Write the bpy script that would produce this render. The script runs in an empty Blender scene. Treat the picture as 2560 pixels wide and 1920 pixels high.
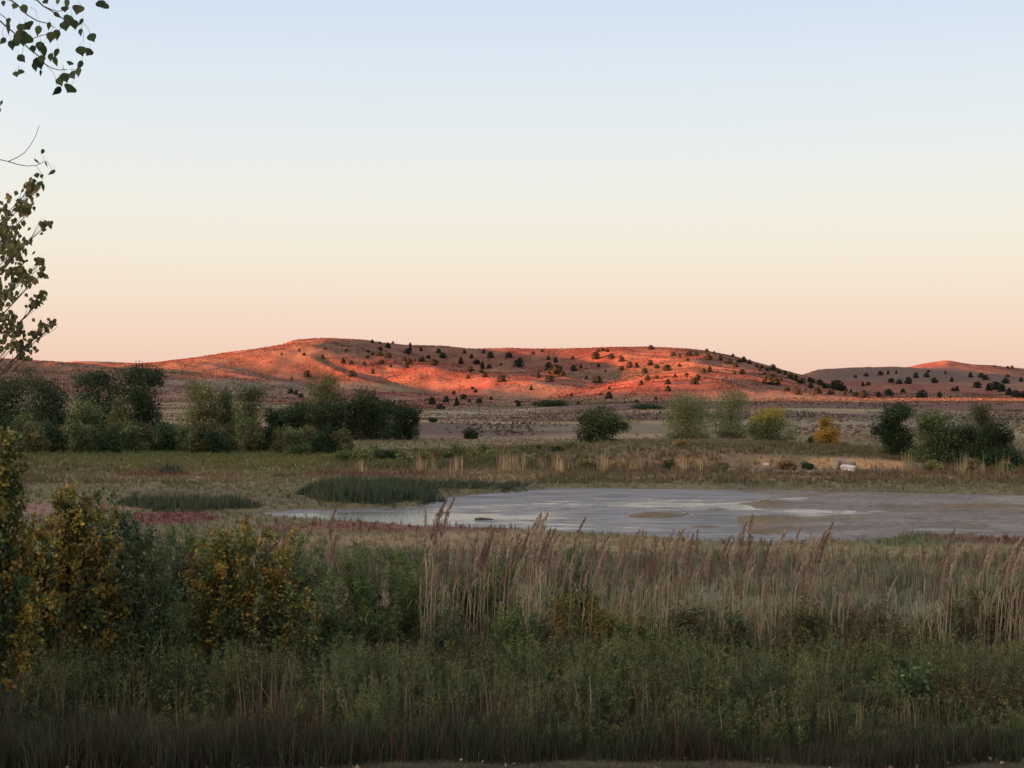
import bpy, math
import numpy as np
from mathutils import Vector
rng = np.random.default_rng(11)
C = bpy.context.scene.collection
F, CX, HY, CAMZ = 3629.0, 1106.0, 855.0, 5.2     # focal length and horizon of the photograph (2212 px wide)

# ---------------------------------------------------------------- noise and small maths
def sstep(a, b, x):
    t = np.clip((np.asarray(x, float) - a) / (b - a), 0, 1); return t * t * (3 - 2 * t)
def vnoise(x, y, seed=0):
    x = np.asarray(x, float); y = np.asarray(y, float)
    xi = np.floor(x); yi = np.floor(y); xf = x - xi; yf = y - yi
    def h(a, b):
        v = np.sin(a * 127.1 + b * 311.7 + seed * 74.7) * 43758.5453
        return v - np.floor(v)
    u = xf * xf * (3 - 2 * xf); v = yf * yf * (3 - 2 * yf)
    return (h(xi, yi) * (1 - u) + h(xi + 1, yi) * u) * (1 - v) + (h(xi, yi + 1) * (1 - u) + h(xi + 1, yi + 1) * u) * v
def fbm(x, y, seed=0, o=4):
    s = 0; a = .5; f = 1.0; n = 0
    for i in range(o):
        s = s + a * vnoise(x * f + i * 17.3, y * f - i * 9.1, seed + i); n += a; a *= .5; f *= 2.03
    return s / n * 2 - 1

# ---------------------------------------------------------------- terrain
def yz(D, y): return CAMZ - (y - HY) * D / F
RINGS = []
def RZ(D, *p): RINGS.append((D, [(a, b) for a, b in p]))
def RY(D, *p): RINGS.append((D, [(a, yz(D, b)) for a, b in p]))
RZ(-60, (0, 4.6)); RZ(-10, (0, 3.9)); RZ(1, (0, 3.55)); RZ(5, (0, 3.1)); RZ(9, (0, 2.2)); RZ(15, (0, .9)); RZ(20, (0, .36)); RZ(23, (0, .3)); RZ(34, (0, .25)); RZ(48, (0, .2))
RZ(57, (0, .14)); RZ(70, (0, .14)); RZ(98, (0, .18)); RZ(104, (1100, .2), (1400, .3), (2212, .3))
RZ(112, (1000, .2), (1250, .22), (1600, .2), (1900, .16), (2212, .15))
RZ(115.4, (900, .22), (1250, .3), (1600, .25), (1900, .2), (2050, .18), (2212, .15))
RZ(117.2, (900, .25), (1150, .55), (1350, .85), (1600, .92), (1850, .85), (1950, .6), (2030, .22), (2212, .18))
RZ(125, (900, .3), (1100, .8), (1250, 1.35), (1400, 1.62), (1550, 1.6), (1700, 1.4), (1850, 1.0), (1950, .65), (2050, .2), (2212, .15))
RZ(135, (900, .3), (1100, .7), (1250, 1.2), (1400, 1.5), (1550, 1.5), (1700, 1.3), (1850, .9), (1950, .5), (2050, .2), (2212, .15))
RZ(152, (700, .2), (1100, .5), (1400, 1.0), (1700, .8), (1900, .4), (2212, .1))
RZ(180, (700, .15), (1100, .0), (2212, .1))
RZ(222, (600, .2), (720, -.4), (1400, -.4), (1500, .2), (2212, .35))
RZ(262, (500, .3), (640, 1.1), (900, 1.2), (1250, 1.1), (1400, 1.0), (1550, .7), (2212, .8))
RZ(300, (500, .4), (900, .9), (1400, .95), (2212, 1.1))
RZ(345, (500, .5), (1000, .85), (1180, 1.5), (1300, 2.1), (1600, 2.3), (1950, 2.4), (2212, 2.1))
RZ(400, (500, .5), (900, .7), (1100, .9), (1250, 1.1), (1500, 1.4), (2212, 1.5))
RZ(450, (400, .9), (800, .7), (1050, 1.2), (1200, 2.2), (1400, 3.3), (1700, 3.5), (2212, 3.4))
RZ(510, (400, 1.2), (800, .9), (950, .8), (1050, 1.0), (1200, 2.0), (1400, 2.7), (2212, 2.8))
RY(640, (0, 850), (350, 866), (650, 872), (850, 880), (950, 885), (1060, 880), (1200, 871), (1300, 868), (1600, 866), (1850, 863), (2212, 862))
RY(780, (0, 820), (350, 843), (600, 850), (800, 857), (940, 866), (1100, 866), (1170, 864), (1230, 850), (1290, 838), (1370, 829), (1450, 824), (1550, 826), (1700, 846), (1850, 862), (1900, 867), (2212, 868))
RY(870, (0, 795), (350, 825), (600, 832), (800, 843), (930, 852), (965, 842), (1000, 832), (1060, 821), (1180, 823), (1250, 831), (1300, 834), (1360, 824), (1500, 815), (1600, 817), (1700, 834), (1850, 860), (1950, 866), (2212, 867))
RY(960, (0, 775), (60, 783), (150, 790), (350, 808), (500, 806), (700, 812), (830, 817), (865, 812), (900, 805), (940, 800), (1020, 806), (1100, 812), (1180, 813), (1280, 826), (1330, 825), (1400, 811), (1500, 803), (1600, 812), (1700, 826), (1850, 858), (2212, 864))
RY(1060, (0, 787), (150, 793), (350, 790), (500, 771), (600, 760), (680, 753), (760, 758), (820, 768), (880, 781), (960, 793), (1030, 806), (1130, 808), (1200, 809), (1290, 824), (1380, 806), (1500, 792), (1600, 800), (1700, 818), (1850, 857), (2212, 861))
RY(1120, (0, 790), (150, 793), (350, 788), (600, 752), (700, 743), (780, 760), (850, 781), (950, 799), (1050, 807), (1200, 807), (1300, 812), (1390, 793), (1500, 781), (1600, 792), (1700, 815), (1850, 855), (2000, 858), (2212, 858))
RY(1200, (0, 792), (150, 792), (350, 787), (500, 765), (600, 750.5), (640, 738), (700, 736), (780, 747), (850, 769), (950, 787), (1050, 796), (1150, 798), (1250, 795), (1350, 773), (1450, 763), (1550, 771), (1620, 786), (1700, 806), (1800, 836), (1900, 853), (2212, 854))
RY(1300, (0, 792), (150, 791), (310, 786), (400, 776), (500, 762), (600, 750), (640, 735), (700, 732), (790, 735), (860, 742), (1000, 752), (1100, 754), (1200, 755), (1300, 751), (1400, 748), (1480, 752), (1530, 758), (1580, 768), (1650, 788), (1730, 811), (1800, 833), (1900, 850), (2212, 848))
RY(1450, (0, 795), (310, 790), (400, 784), (600, 762), (700, 750), (1000, 758), (1200, 760), (1400, 754), (1500, 759), (1580, 773), (1650, 794), (1735, 830), (1800, 824), (2000, 826), (2212, 828))
RY(1560, (0, 797), (310, 790), (600, 775), (1000, 763), (1300, 756), (1480, 757), (1560, 769), (1650, 792), (1735, 822), (1800, 813), (2000, 813), (2212, 820))  # back ridge hidden behind the crest, raised to shade the right hill
RY(1650, (0, 797), (60, 792), (130, 787), (250, 788), (310, 788), (400, 792), (600, 790), (1000, 800), (1600, 800), (1700, 811), (1735, 809), (1765, 798), (1850, 794), (1950, 796), (2050, 799), (2150, 806), (2212, 812))
RY(1800, (0, 793), (90, 790), (140, 784.5), (250, 786), (330, 789), (600, 800), (1600, 810), (1735, 816), (1800, 801), (1950, 797), (1990, 788), (2020, 784.5), (2036, 781), (2047, 779.5), (2062, 782), (2100, 788), (2150, 790), (2212, 797))
RY(2100, (0, 822), (2212, 822)); RY(3200, (0, 838), (2212, 838))
PXT = np.arange(-900, 3104, 4.0)
RD = np.array([r[0] for r in RINGS], float)
def _table():
    T = []
    for D, p in RINGS:
        v = np.interp(PXT, [q[0] for q in p], [q[1] for q in p])
        w = 6 if D > 600 else 12
        k = np.exp(-.5 * (np.arange(-15, 16) * 4 / w) ** 2); k /= k.sum()
        T.append(np.convolve(np.pad(v, 15, mode='edge'), k, 'valid'))
    return np.array(T)
TZ = _table()
dD = np.diff(RD)[:, None]; dl = np.diff(TZ, axis=0) / dD
TM = np.zeros_like(TZ)
w1 = 2 * dD[1:] + dD[:-1]; w2 = dD[1:] + 2 * dD[:-1]
ok = dl[:-1] * dl[1:] > 0
with np.errstate(divide='ignore', invalid='ignore'):
    TM[1:-1] = np.where(ok, (w1 + w2) / (w1 / np.where(ok, dl[:-1], 1) + w2 / np.where(ok, dl[1:], 1)), 0)
def g2D(y): return CAMZ * F / (y - HY)            # depth of a ground-plane point seen at row y
FAR = [(-900, 1092), (480, 1112), (560, 1110), (640, 1102), (800, 1100), (900, 1094), (925, 1082), (1000, 1071), (1080, 1065), (1180, 1057), (1300, 1055), (1500, 1058), (1700, 1062), (1900, 1067), (2100, 1072), (2212, 1074), (3100, 1090)]
NEAR = [(-900, 1090), (480, 1112), (560, 1113), (650, 1122), (750, 1130), (900, 1138), (1050, 1146), (1200, 1151), (1350, 1160), (1500, 1170), (1700, 1176), (1850, 1172), (2000, 1158), (2212, 1166), (3100, 1190)]
def pond_s(px, Y):
    df = g2D(np.interp(px, *zip(*FAR))); dn = g2D(np.interp(px, *zip(*NEAR)))
    wob = .9 * fbm(px / 90, Y / 6, 31, 3)
    return np.minimum(Y - dn, df - Y) + wob * np.clip((df - dn) / 6, 0, 1)
ISL = [(1415, 1113, 105, 3.2, .2), (1660, 1090, 60, 3, .06), (1500, 1138, 90, 3, .05), (1650, 1150, 60, 2, .05), (1540, 1101, 60, 2.5, .05), (1640, 1125, 110, 5, .05), (2110, 1096, 150, 3.2, .06)]
def H(X, Y):
    X = np.asarray(X, float); Y = np.asarray(Y, float)
    px = np.clip(CX + F * X / np.maximum(Y, 20), -896, 3096)
    q = (px + 900) / 4; i = np.clip(q.astype(int), 0, len(PXT) - 2); f = q - i
    r = np.clip(np.searchsorted(RD, Y, side='right') - 1, 0, len(RD) - 2)
    def tab(T, rr): return T[rr, i] * (1 - f) + T[rr, i + 1] * f
    h = RD[r + 1] - RD[r]; t = np.clip((Y - RD[r]) / h, 0, 1)
    z0, z1, m0, m1 = tab(TZ, r), tab(TZ, r + 1), tab(TM, r), tab(TM, r + 1)
    z = (2*t**3 - 3*t**2 + 1) * z0 + (t**3 - 2*t**2 + t) * h * m0 + (3*t**2 - 2*t**3) * z1 + (t**3 - t**2) * h * m1
    a = sstep(550, 800, Y)
    rg = 1 - np.abs(fbm((X + .55 * Y) / 62, (Y - .2 * X) / 210, 13, 3)) * 2.2
    z = z + a * (1.6 * fbm(X / 55, Y / 110, 3, 4) + 2.2 * (rg - .45) + .5 * fbm(X / 10, Y / 22, 9, 4)) * (1 - .6 * sstep(1200, 1290, Y) * (1 - sstep(1310, 1500, Y)))
    z = z + (1 - a) * (.035 * fbm(X / 2.2, Y / 4, 5, 3) + .5 * sstep(150, 300, Y) * fbm(X / 30, Y / 45, 7, 4))
    s = pond_s(px, Y)
    inn = (Y > 55) & (Y < 112)
    mud = sstep(1420, 1850, px)
    nz = fbm(px / 260, Y / 2.6, 21, 4); n3 = fbm(X / 1.3, Y / 1.6, 22, 3)
    zin = -.03 - .05 * np.clip(s, 0, 3) + mud * (.22 + .10 * nz) + .10 * np.clip(nz - .05, 0, 1) + .012 * n3
    for (ax, ay, aw, ad, ah) in ISL:
        zin = zin + (ah + .1) * np.exp(-(((px - ax) / aw) ** 2 + ((Y - g2D(ay)) / ad) ** 2) * 2)
    zin = np.minimum(zin, .09 + .03 * n3)
    zz = np.where(s > 0, zin, z * sstep(-1.3, 0, s) * 0 + np.maximum(z, .04) * (1 - sstep(-.9, .0, s)) + .0)
    return np.where(inn & (s > -.9), zz, z)
def P(px, D, z=None):
    X = (px - CX) * D / F
    return (X, D, float(H(X, D)) if z is None else z)
def hit(px, py, d0=560, d1=2100):
    D = np.arange(d0, d1, 2.0 if d0 > 300 else .5); X = (px - CX) * D / F
    gap = yz(D, py) - H(X, D)
    k = np.where(gap <= 0)[0]
    j = k[0] if len(k) else int(np.argmin(gap / D))
    return (X[j], D[j], float(H(X[j], D[j])))

# ---------------------------------------------------------------- what the ground is covered with, and shade painted into some patches
def lin(r, g, b):
    c = np.array([r, g, b]) / 255.0
    return np.where(c <= .04045, c / 12.92, ((c + .055) / 1.055) ** 2.4)
PATCH = [  # px, py (row on the photographed ground), half width, depth from, depth to, colour, strength
 (500, 560, 112, 150, (.120, .115, .042), .9), (300, 420, 128, 160, (.095, .110, .040), .8), (600, 520, 96, 112, (.17, .14, .075), .85),
 (1000, 300, 97, 113, (.19, .145, .085), .8), (330, 75, 103, 110, (.115, .048, .036), .75), (800, 190, 102, 110, (.115, .048, .036), .75), (430, 100, 104, 107, (.11, .035, .03), .7),
 (370, 110, 66, 74, (.11, .042, .034), .95), (100, 200, 72, 80, (.18, .11, .085), .8), (500, 60, 78, 81, (.24, .16, .11), .7),
 (850, 300, 62, 68, (.12, .055, .04), .9), (950, 420, 55, 62, (.20, .145, .085), .8), (1950, 430, 52, 58, (.18, .15, .075), .8), (1300, 200, 53, 60, (.20, .16, .08), .6),
 (1850, 600, 38, 51, (.13, .13, .08), .8), (2000, 170, 56, 63, (.08, .10, .045), .85), (2180, 190, 57, 63, (.10, .05, .035), .9), (1300, 260, 40, 54, (.15, .14, .075), .6),
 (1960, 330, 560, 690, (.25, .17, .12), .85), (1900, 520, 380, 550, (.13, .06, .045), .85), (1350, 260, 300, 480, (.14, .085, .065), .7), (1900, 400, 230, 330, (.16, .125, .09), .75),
 (1010, 150, 330, 590, (.23, .19, .135), .95), (1000, 430, 257, 275, (.27, .22, .135), .95), (1050, 420, 226, 256, (.085, .058, .048), .95), (1330, 300, 236, 250, (.15, .13, .08), .7), (1150, 160, 280, 330, (.10, .07, .055), .8), (1300, 150, 380, 560, (.10, .06, .048), .8), (1450, 240, 530, 600, (.11, .065, .048), .7), (1600, 420, 300, 326, (.085, .06, .048), .85), (1650, 480, 334, 356, (.24, .19, .12), .85), (1700, 500, 420, 440, (.10, .06, .048), .8), (1600, 420, 444, 462, (.23, .16, .11), .7), (2050, 200, 260, 330, (.10, .09, .055), .8), (1350, 500, 160, 215, (.17, .125, .085), .8),  # bench patches, pale crests over dark slopes, paint in the relief's shading
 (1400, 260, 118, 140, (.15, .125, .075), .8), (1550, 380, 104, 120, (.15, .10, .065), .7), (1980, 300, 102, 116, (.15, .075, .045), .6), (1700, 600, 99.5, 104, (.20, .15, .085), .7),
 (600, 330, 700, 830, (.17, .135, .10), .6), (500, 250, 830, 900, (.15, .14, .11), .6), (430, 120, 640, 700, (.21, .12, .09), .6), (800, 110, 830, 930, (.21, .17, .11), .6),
 (1150, 120, 800, 860, (.20, .15, .10), .5), (2000, 330, 1440, 1720, (.115, .075, .06), .9)]  # the last patch paints the right hill's shade into its colour
def ground_col(X, Y):
    px = np.clip(CX + F * X / np.maximum(Y, 20), -896, 3096)
    n1 = fbm(X / 7, Y / 16, 41, 4)[..., None]; n2 = fbm(X / 60, Y / 90, 43, 4)[..., None]
    near = np.array([.11, .095, .05]) + n1 * np.array([.035, .02, .012])
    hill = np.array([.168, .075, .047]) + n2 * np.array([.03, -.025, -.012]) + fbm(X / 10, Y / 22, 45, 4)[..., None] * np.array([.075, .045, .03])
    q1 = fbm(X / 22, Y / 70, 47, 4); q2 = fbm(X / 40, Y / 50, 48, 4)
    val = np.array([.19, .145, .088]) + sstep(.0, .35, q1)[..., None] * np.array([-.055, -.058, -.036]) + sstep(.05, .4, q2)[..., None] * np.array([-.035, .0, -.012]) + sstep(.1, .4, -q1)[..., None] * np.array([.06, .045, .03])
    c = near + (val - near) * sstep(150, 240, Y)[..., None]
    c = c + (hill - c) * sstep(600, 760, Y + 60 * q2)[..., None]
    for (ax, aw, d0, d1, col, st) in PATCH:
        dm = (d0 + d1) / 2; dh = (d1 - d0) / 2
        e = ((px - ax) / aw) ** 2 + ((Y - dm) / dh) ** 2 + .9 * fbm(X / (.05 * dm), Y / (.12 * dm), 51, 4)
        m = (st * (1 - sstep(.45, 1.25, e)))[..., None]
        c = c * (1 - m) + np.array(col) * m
    # yellow earth of the little cut bank
    m = (sstep(114.6, 115.4, Y) * (1 - sstep(117.0, 117.7, Y)) * sstep(1240, 1300, px) * (1 - sstep(1960, 2010, px)) * (.35 + .65 * sstep(1700, 1800, px)) * sstep(-.35, .15, fbm(X / 1.5, Y * 0, 61, 3)))[..., None]
    c = c * (1 - m) + np.array([.33, .20, .09]) * m
    m = (sstep(107, 110, Y) * (1 - sstep(114.4, 115.5, Y)) * sstep(1600, 1650, px) * (1 - sstep(1960, 2000, px)) * .6)[..., None]
    c = c * (1 - m) + np.array([.20, .15, .11]) * m
    # mud
    s = pond_s(px, Y); m = ((Y > 55) & (Y < 112)) * sstep(-.5, .4, s)
    mudc = np.array([.15, .132, .122]) + fbm(px / 200, Y / 1.3, 65, 4)[..., None] * np.array([.07, .055, .05])
    grn = sstep(.15, .5, fbm(px / 150, Y / 2, 67, 3))[..., None] * .5
    mudc = mudc * (1 - grn) + np.array([.10, .085, .045]) * grn
    for (ax, ay, aw, ad, ah) in ISL:
        k = np.exp(-(((px - ax) / aw) ** 2 + ((Y - g2D(ay)) / ad) ** 2) * 2)[..., None] ** .7; mudc = mudc * (1 - k) + np.array([.13, .098, .055]) * k
    m = m[..., None]; c = c * (1 - m) + mudc * m
    # bare track at the camera side of the weeds
    m = ((1 - sstep(22.2, 22.9, Y)) * .9)[..., None]
    c = c * (1 - m) + np.array([.045, .042, .032]) * m
    gl = (1 - sstep(200, 420, Y))[..., None] * .15 + 1; return np.clip(c * gl, .01, 1)

# ---------------------------------------------------------------- mesh helpers
def link(name, me, mat=None, parent=None, smooth=False):
    o = bpy.data.objects.new(name, me); C.objects.link(o)
    if mat: me.materials.append(mat)
    if parent: o.parent = parent
    if smooth: me.shade_smooth()
    return o
def np_mesh(name, V, faces, col=None):
    me = bpy.data.meshes.new(name)
    nf, k = faces.shape
    me.vertices.add(len(V)); me.vertices.foreach_set('co', np.ascontiguousarray(V, dtype=np.float32).ravel())
    me.loops.add(nf * k); me.loops.foreach_set('vertex_index', np.ascontiguousarray(faces, dtype=np.int32).ravel())
    me.polygons.add(nf); me.polygons.foreach_set('loop_start', (np.arange(nf) * k).astype(np.int32))
    me.update(calc_edges=True)
    if col is not None:
        a = me.attributes.new('Col', 'FLOAT_COLOR', 'POINT')
        cc = np.ones((len(V), 4), np.float32); cc[:, :3] = col
        a.data.foreach_set('color', cc.ravel())
    return me
class MB:
    def __init__(s): s.v = []; s.f = []
    def tube(s, pts, rad, n=6):
        pts = [Vector(p) for p in pts]; b = len(s.v)
        for i, p in enumerate(pts):
            d = (pts[min(i + 1, len(pts) - 1)] - pts[max(i - 1, 0)])
            d = d.normalized() if d.length > 1e-6 else Vector((0, 0, 1))
            u = d.cross(Vector((.31, .95, .12))); u = u.normalized() if u.length > 1e-3 else Vector((1, 0, 0)); w = d.cross(u)
            for k in range(n):
                a = 2 * math.pi * k / n
                s.v.append(p + (u * math.cos(a) + w * math.sin(a)) * rad[i])
        for i in range(len(pts) - 1):
            for k in range(n):
                k2 = (k + 1) % n
                s.f.append((b + i*n + k, b + i*n + k2, b + (i+1)*n + k2, b + (i+1)*n + k))
        return s
    def build(s, name, mat, parent=None):
        me = bpy.data.meshes.new(name); me.from_pydata(s.v, [], s.f); me.update()
        return link(name, me, mat, parent, True)
def unit(v): return v / np.maximum(np.linalg.norm(v, axis=-1, keepdims=True), 1e-9)
def leaf_geo(Pt, size, col, asp=.6, axis=None, rnd=1.0, up=0.3, fold=.12):
    """little folded leaf blades: base, side, tip, side"""
    n = len(Pt); d = rng.normal(size=(n, 3))
    if axis is not None: d = unit(d) * rnd + axis
    d = unit(d)
    nn = rng.normal(size=(n, 3)); nn[:, 2] += up; nn -= d * (nn * d).sum(1, keepdims=True); nn = unit(nn)
    sd = np.cross(d, nn); L = np.asarray(size).reshape(-1, 1) * np.ones((n, 1)); W = L * asp / 2
    V = np.stack([Pt - d * L / 2, Pt - d * L * .06 + sd * W + nn * L * fold, Pt + d * L / 2, Pt - d * L * .06 - sd * W + nn * L * fold], 1)
    c = np.repeat(col[:, None, :], 4, 1)
    return V.reshape(-1, 3), c.reshape(-1, 3)
def quads(n, k=4): return np.arange(n * k).reshape(n, k)
def pick(pal, n, wts=None, jit=.25):
    pal = np.array(pal, float); i = rng.choice(len(pal), n, p=wts)
    return np.clip(pal[i] * 1.1 * (1 + rng.normal(size=(n, 1)) * jit) * (1 + rng.normal(size=(n, 3)) * .06), .004, .9)
def tag(o, label=None, cat=None, group=None, kind=None):
    if label: o['label'] = label
    if cat: o['category'] = cat
    if group: o['group'] = group
    if kind: o['kind'] = kind
    return o
def empty(name, loc, label, cat, group=None):
    o = bpy.data.objects.new(name, None); C.objects.link(o); o.location = loc; o.empty_display_size = .2
    return tag(o, label, cat, group)

# ---------------------------------------------------------------- materials
def newmat(name):
    m = bpy.data.materials.new(name); m.use_nodes = True; nt = m.node_tree; nt.nodes.clear()
    return m, nt, nt.nodes, nt.links
def ground_mat(name, scales, bump, bdist, rough=.95):
    m, nt, N, L = newmat(name)
    out = N.new('ShaderNodeOutputMaterial'); d = N.new('ShaderNodeBsdfPrincipled')
    d.inputs['Roughness'].default_value = rough; d.inputs['Specular IOR Level'].default_value = .15
    at = N.new('ShaderNodeAttribute'); at.attribute_name = 'Col'
    tc = N.new('ShaderNodeTexCoord'); cur = at.outputs['Color']; hs = []
    for sc, amt in scales:
        mp = N.new('ShaderNodeMapping'); mp.inputs['Scale'].default_value = (sc, sc * .6, sc)
        L.new(tc.outputs['Object'], mp.inputs[0])
        nz = N.new('ShaderNodeTexNoise'); nz.inputs['Scale'].default_value = 1; nz.inputs['Detail'].default_value = 6; nz.inputs['Roughness'].default_value = .65
        L.new(mp.outputs[0], nz.inputs['Vector'])
        mr = N.new('ShaderNodeMapRange'); mr.inputs[1].default_value = .3; mr.inputs[2].default_value = .7
        mr.inputs[3].default_value = 1 - amt; mr.inputs[4].default_value = 1 + amt
        L.new(nz.outputs['Fac'], mr.inputs[0])
        mx = N.new('ShaderNodeVectorMath'); mx.operation = 'SCALE'
        L.new(cur, mx.inputs[0]); L.new(mr.outputs[0], mx.inputs['Scale']); cur = mx.outputs[0]; hs.append(nz.outputs['Fac'])
    L.new(cur, d.inputs['Base Color'])
    b = N.new('ShaderNodeBump'); b.inputs['Strength'].default_value = bump; b.inputs['Distance'].default_value = bdist
    L.new(hs[-1], b.inputs['Height']); L.new(b.outputs[0], d.inputs['Normal'])
    L.new(d.outputs[0], out.inputs[0]); return m
def leaf_mat(name, trans=.25, rough=.6, spec=.2):
    m, nt, N, L = newmat(name)
    out = N.new('ShaderNodeOutputMaterial'); d = N.new('ShaderNodeBsdfPrincipled'); t = N.new('ShaderNodeBsdfTranslucent'); mx = N.new('ShaderNodeMixShader')
    d.inputs['Roughness'].default_value = rough; d.inputs['Specular IOR Level'].default_value = spec
    at = N.new('ShaderNodeAttribute'); at.attribute_name = 'Col'
    L.new(at.outputs['Color'], d.inputs['Base Color']); L.new(at.outputs['Color'], t.inputs['Color'])
    mx.inputs[0].default_value = trans
    L.new(d.outputs[0], mx.inputs[1]); L.new(t.outputs[0], mx.inputs[2]); L.new(mx.outputs[0], out.inputs[0]); return m
def noise_mat(name, c1, c2, scale, rough=.85, bump=.4, det=6):
    m, nt, N, L = newmat(name)
    out = N.new('ShaderNodeOutputMaterial'); d = N.new('ShaderNodeBsdfPrincipled'); d.inputs['Roughness'].default_value = rough
    tc = N.new('ShaderNodeTexCoord'); nz = N.new('ShaderNodeTexNoise'); nz.inputs['Scale'].default_value = scale; nz.inputs['Detail'].default_value = det
    L.new(tc.outputs['Object'], nz.inputs['Vector'])
    r = N.new('ShaderNodeValToRGB'); r.color_ramp.elements[0].position = .35; r.color_ramp.elements[1].position = .65
    r.color_ramp.elements[0].color = (*c1, 1); r.color_ramp.elements[1].color = (*c2, 1)
    L.new(nz.outputs['Fac'], r.inputs[0]); L.new(r.outputs[0], d.inputs['Base Color'])
    b = N.new('ShaderNodeBump'); b.inputs['Strength'].default_value = bump; b.inputs['Distance'].default_value = .05
    L.new(nz.outputs['Fac'], b.inputs['Height']); L.new(b.outputs[0], d.inputs['Normal']); L.new(d.outputs[0], out.inputs[0]); return m
M_ground = ground_mat('ground_cover', [(.25, .2), (3.0, .35)], .7, .12)
M_hill = ground_mat('hill_grass', [(.03, .2), (.45, .3)], .6, .6)
M_leaf = leaf_mat('leaves'); M_ced = leaf_mat('juniper_scales', .05, .8); M_grass = leaf_mat('grass_blades', .3, .7)
M_bark = noise_mat('bark', (.05, .042, .033), (.12, .10, .08), 9)
M_twig = noise_mat('twig', (.07, .05, .04), (.13, .10, .08), 20)
M_stem = noise_mat('dry_stem', (.24, .18, .11), (.44, .35, .22), 5)
M_rock = noise_mat('pale_rock', (.34, .29, .25), (.62, .57, .52), 1.6, .9, .8)
M_brock = noise_mat('brown_rock', (.20, .15, .11), (.36, .28, .21), 1.6, .9, .8)
M_drift = noise_mat('driftwood', (.22, .19, .17), (.42, .38, .34), 6)
def water_mat():
    m, nt, N, L = newmat('pond_water')
    out = N.new('ShaderNodeOutputMaterial'); g = N.new('ShaderNodeBsdfPrincipled'); s = N.new('ShaderNodeBsdfPrincipled'); mx = N.new('ShaderNodeMixShader')
    g.inputs['Base Color'].default_value = (.05, .05, .045, 1); g.inputs['Roughness'].default_value = .08; g.inputs['IOR'].default_value = 1.33
    s.inputs['Roughness'].default_value = .8; s.inputs['Specular IOR Level'].default_value = .15
    tc = N.new('ShaderNodeTexCoord')
    def nz(sx, sy, det, ro=.6, dist=0):
        mp = N.new('ShaderNodeMapping'); mp.inputs['Scale'].default_value = (sx, sy, 1); L.new(tc.outputs['Object'], mp.inputs[0])
        n = N.new('ShaderNodeTexNoise'); n.inputs['Scale'].default_value = 1; n.inputs['Detail'].default_value = det; n.inputs['Roughness'].default_value = ro; n.inputs['Distortion'].default_value = dist
        L.new(mp.outputs[0], n.inputs['Vector']); return n.outputs['Fac']
    n1 = nz(.8, 1.5, 8, .72, .5); r = N.new('ShaderNodeValToRGB'); r.color_ramp.elements[0].position = .38; r.color_ramp.elements[1].position = .52
    L.new(n1, r.inputs[0])
    at = N.new('ShaderNodeAttribute'); at.attribute_name = 'Col'
    ma = N.new('ShaderNodeMath'); ma.operation = 'SUBTRACT'; L.new(n1, ma.inputs[0]); L.new(at.outputs['Fac'], ma.inputs[1])
    mr = N.new('ShaderNodeMapRange'); mr.inputs[1].default_value = .02; mr.inputs[2].default_value = .2; mr.inputs[3].default_value = .05; mr.inputs[4].default_value = .96
    L.new(ma.outputs[0], mr.inputs[0]); L.new(mr.outputs[0], mx.inputs[0])
    n2 = nz(.3, .9, 7); r2 = N.new('ShaderNodeValToRGB')
    r2.color_ramp.elements[0].color = (.10, .10, .10, 1); r2.color_ramp.elements[1].color = (.24, .24, .25, 1); r2.color_ramp.elements[0].position = .35; r2.color_ramp.elements[1].position = .65
    L.new(n2, r2.inputs[0]); L.new(r2.outputs[0], s.inputs['Base Color'])
    n3 = nz(2.2, 5, 4); b = N.new('ShaderNodeBump'); b.inputs['Strength'].default_value = .35; b.inputs['Distance'].default_value = .04
    L.new(n3, b.inputs['Height']); L.new(b.outputs[0], g.inputs['Normal']); L.new(b.outputs[0], s.inputs['Normal'])
    L.new(g.outputs[0], mx.inputs[1]); L.new(s.outputs[0], mx.inputs[2]); L.new(mx.outputs[0], out.inputs[0]); return m
M_water = water_mat()

# ---------------------------------------------------------------- ground, hills, water
U = np.concatenate([-np.geomspace(1.6, .36, 50)[:-1], np.linspace(-.36, .36, 560), np.geomspace(.36, 1.6, 50)[1:]])
def sheet(name, rows, mat):
    Y, Ux = np.meshgrid(rows, U, indexing='ij'); X = Ux * (Y + 40 * (1 - sstep(200, 600, Y)) + 25 * sstep(-30, -60, Y))
    X = np.where(Y < 0, Ux * (np.abs(Y) * .0 + 40 + Y * .3), X)
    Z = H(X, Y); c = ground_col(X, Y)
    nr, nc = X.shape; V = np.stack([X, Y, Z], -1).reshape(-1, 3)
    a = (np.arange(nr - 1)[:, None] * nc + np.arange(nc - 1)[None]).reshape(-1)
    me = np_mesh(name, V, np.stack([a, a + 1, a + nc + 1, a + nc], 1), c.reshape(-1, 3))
    o = link(name, me, mat, None, True); o['kind'] = 'structure'; return o
rows_n = np.concatenate([np.arange(-60, 20, 2.5), np.arange(20, 55, .7), np.arange(55, 112, .3), np.arange(112, 124, .6), np.arange(124, 129, .25), np.geomspace(129, 600, 130)])
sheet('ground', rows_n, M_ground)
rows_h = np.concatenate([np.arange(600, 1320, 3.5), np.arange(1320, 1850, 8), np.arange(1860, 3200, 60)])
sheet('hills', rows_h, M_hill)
SA = math.radians(72); dx, dy = math.sin(SA), math.cos(SA)       # the sunlight travels this way over the land
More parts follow.
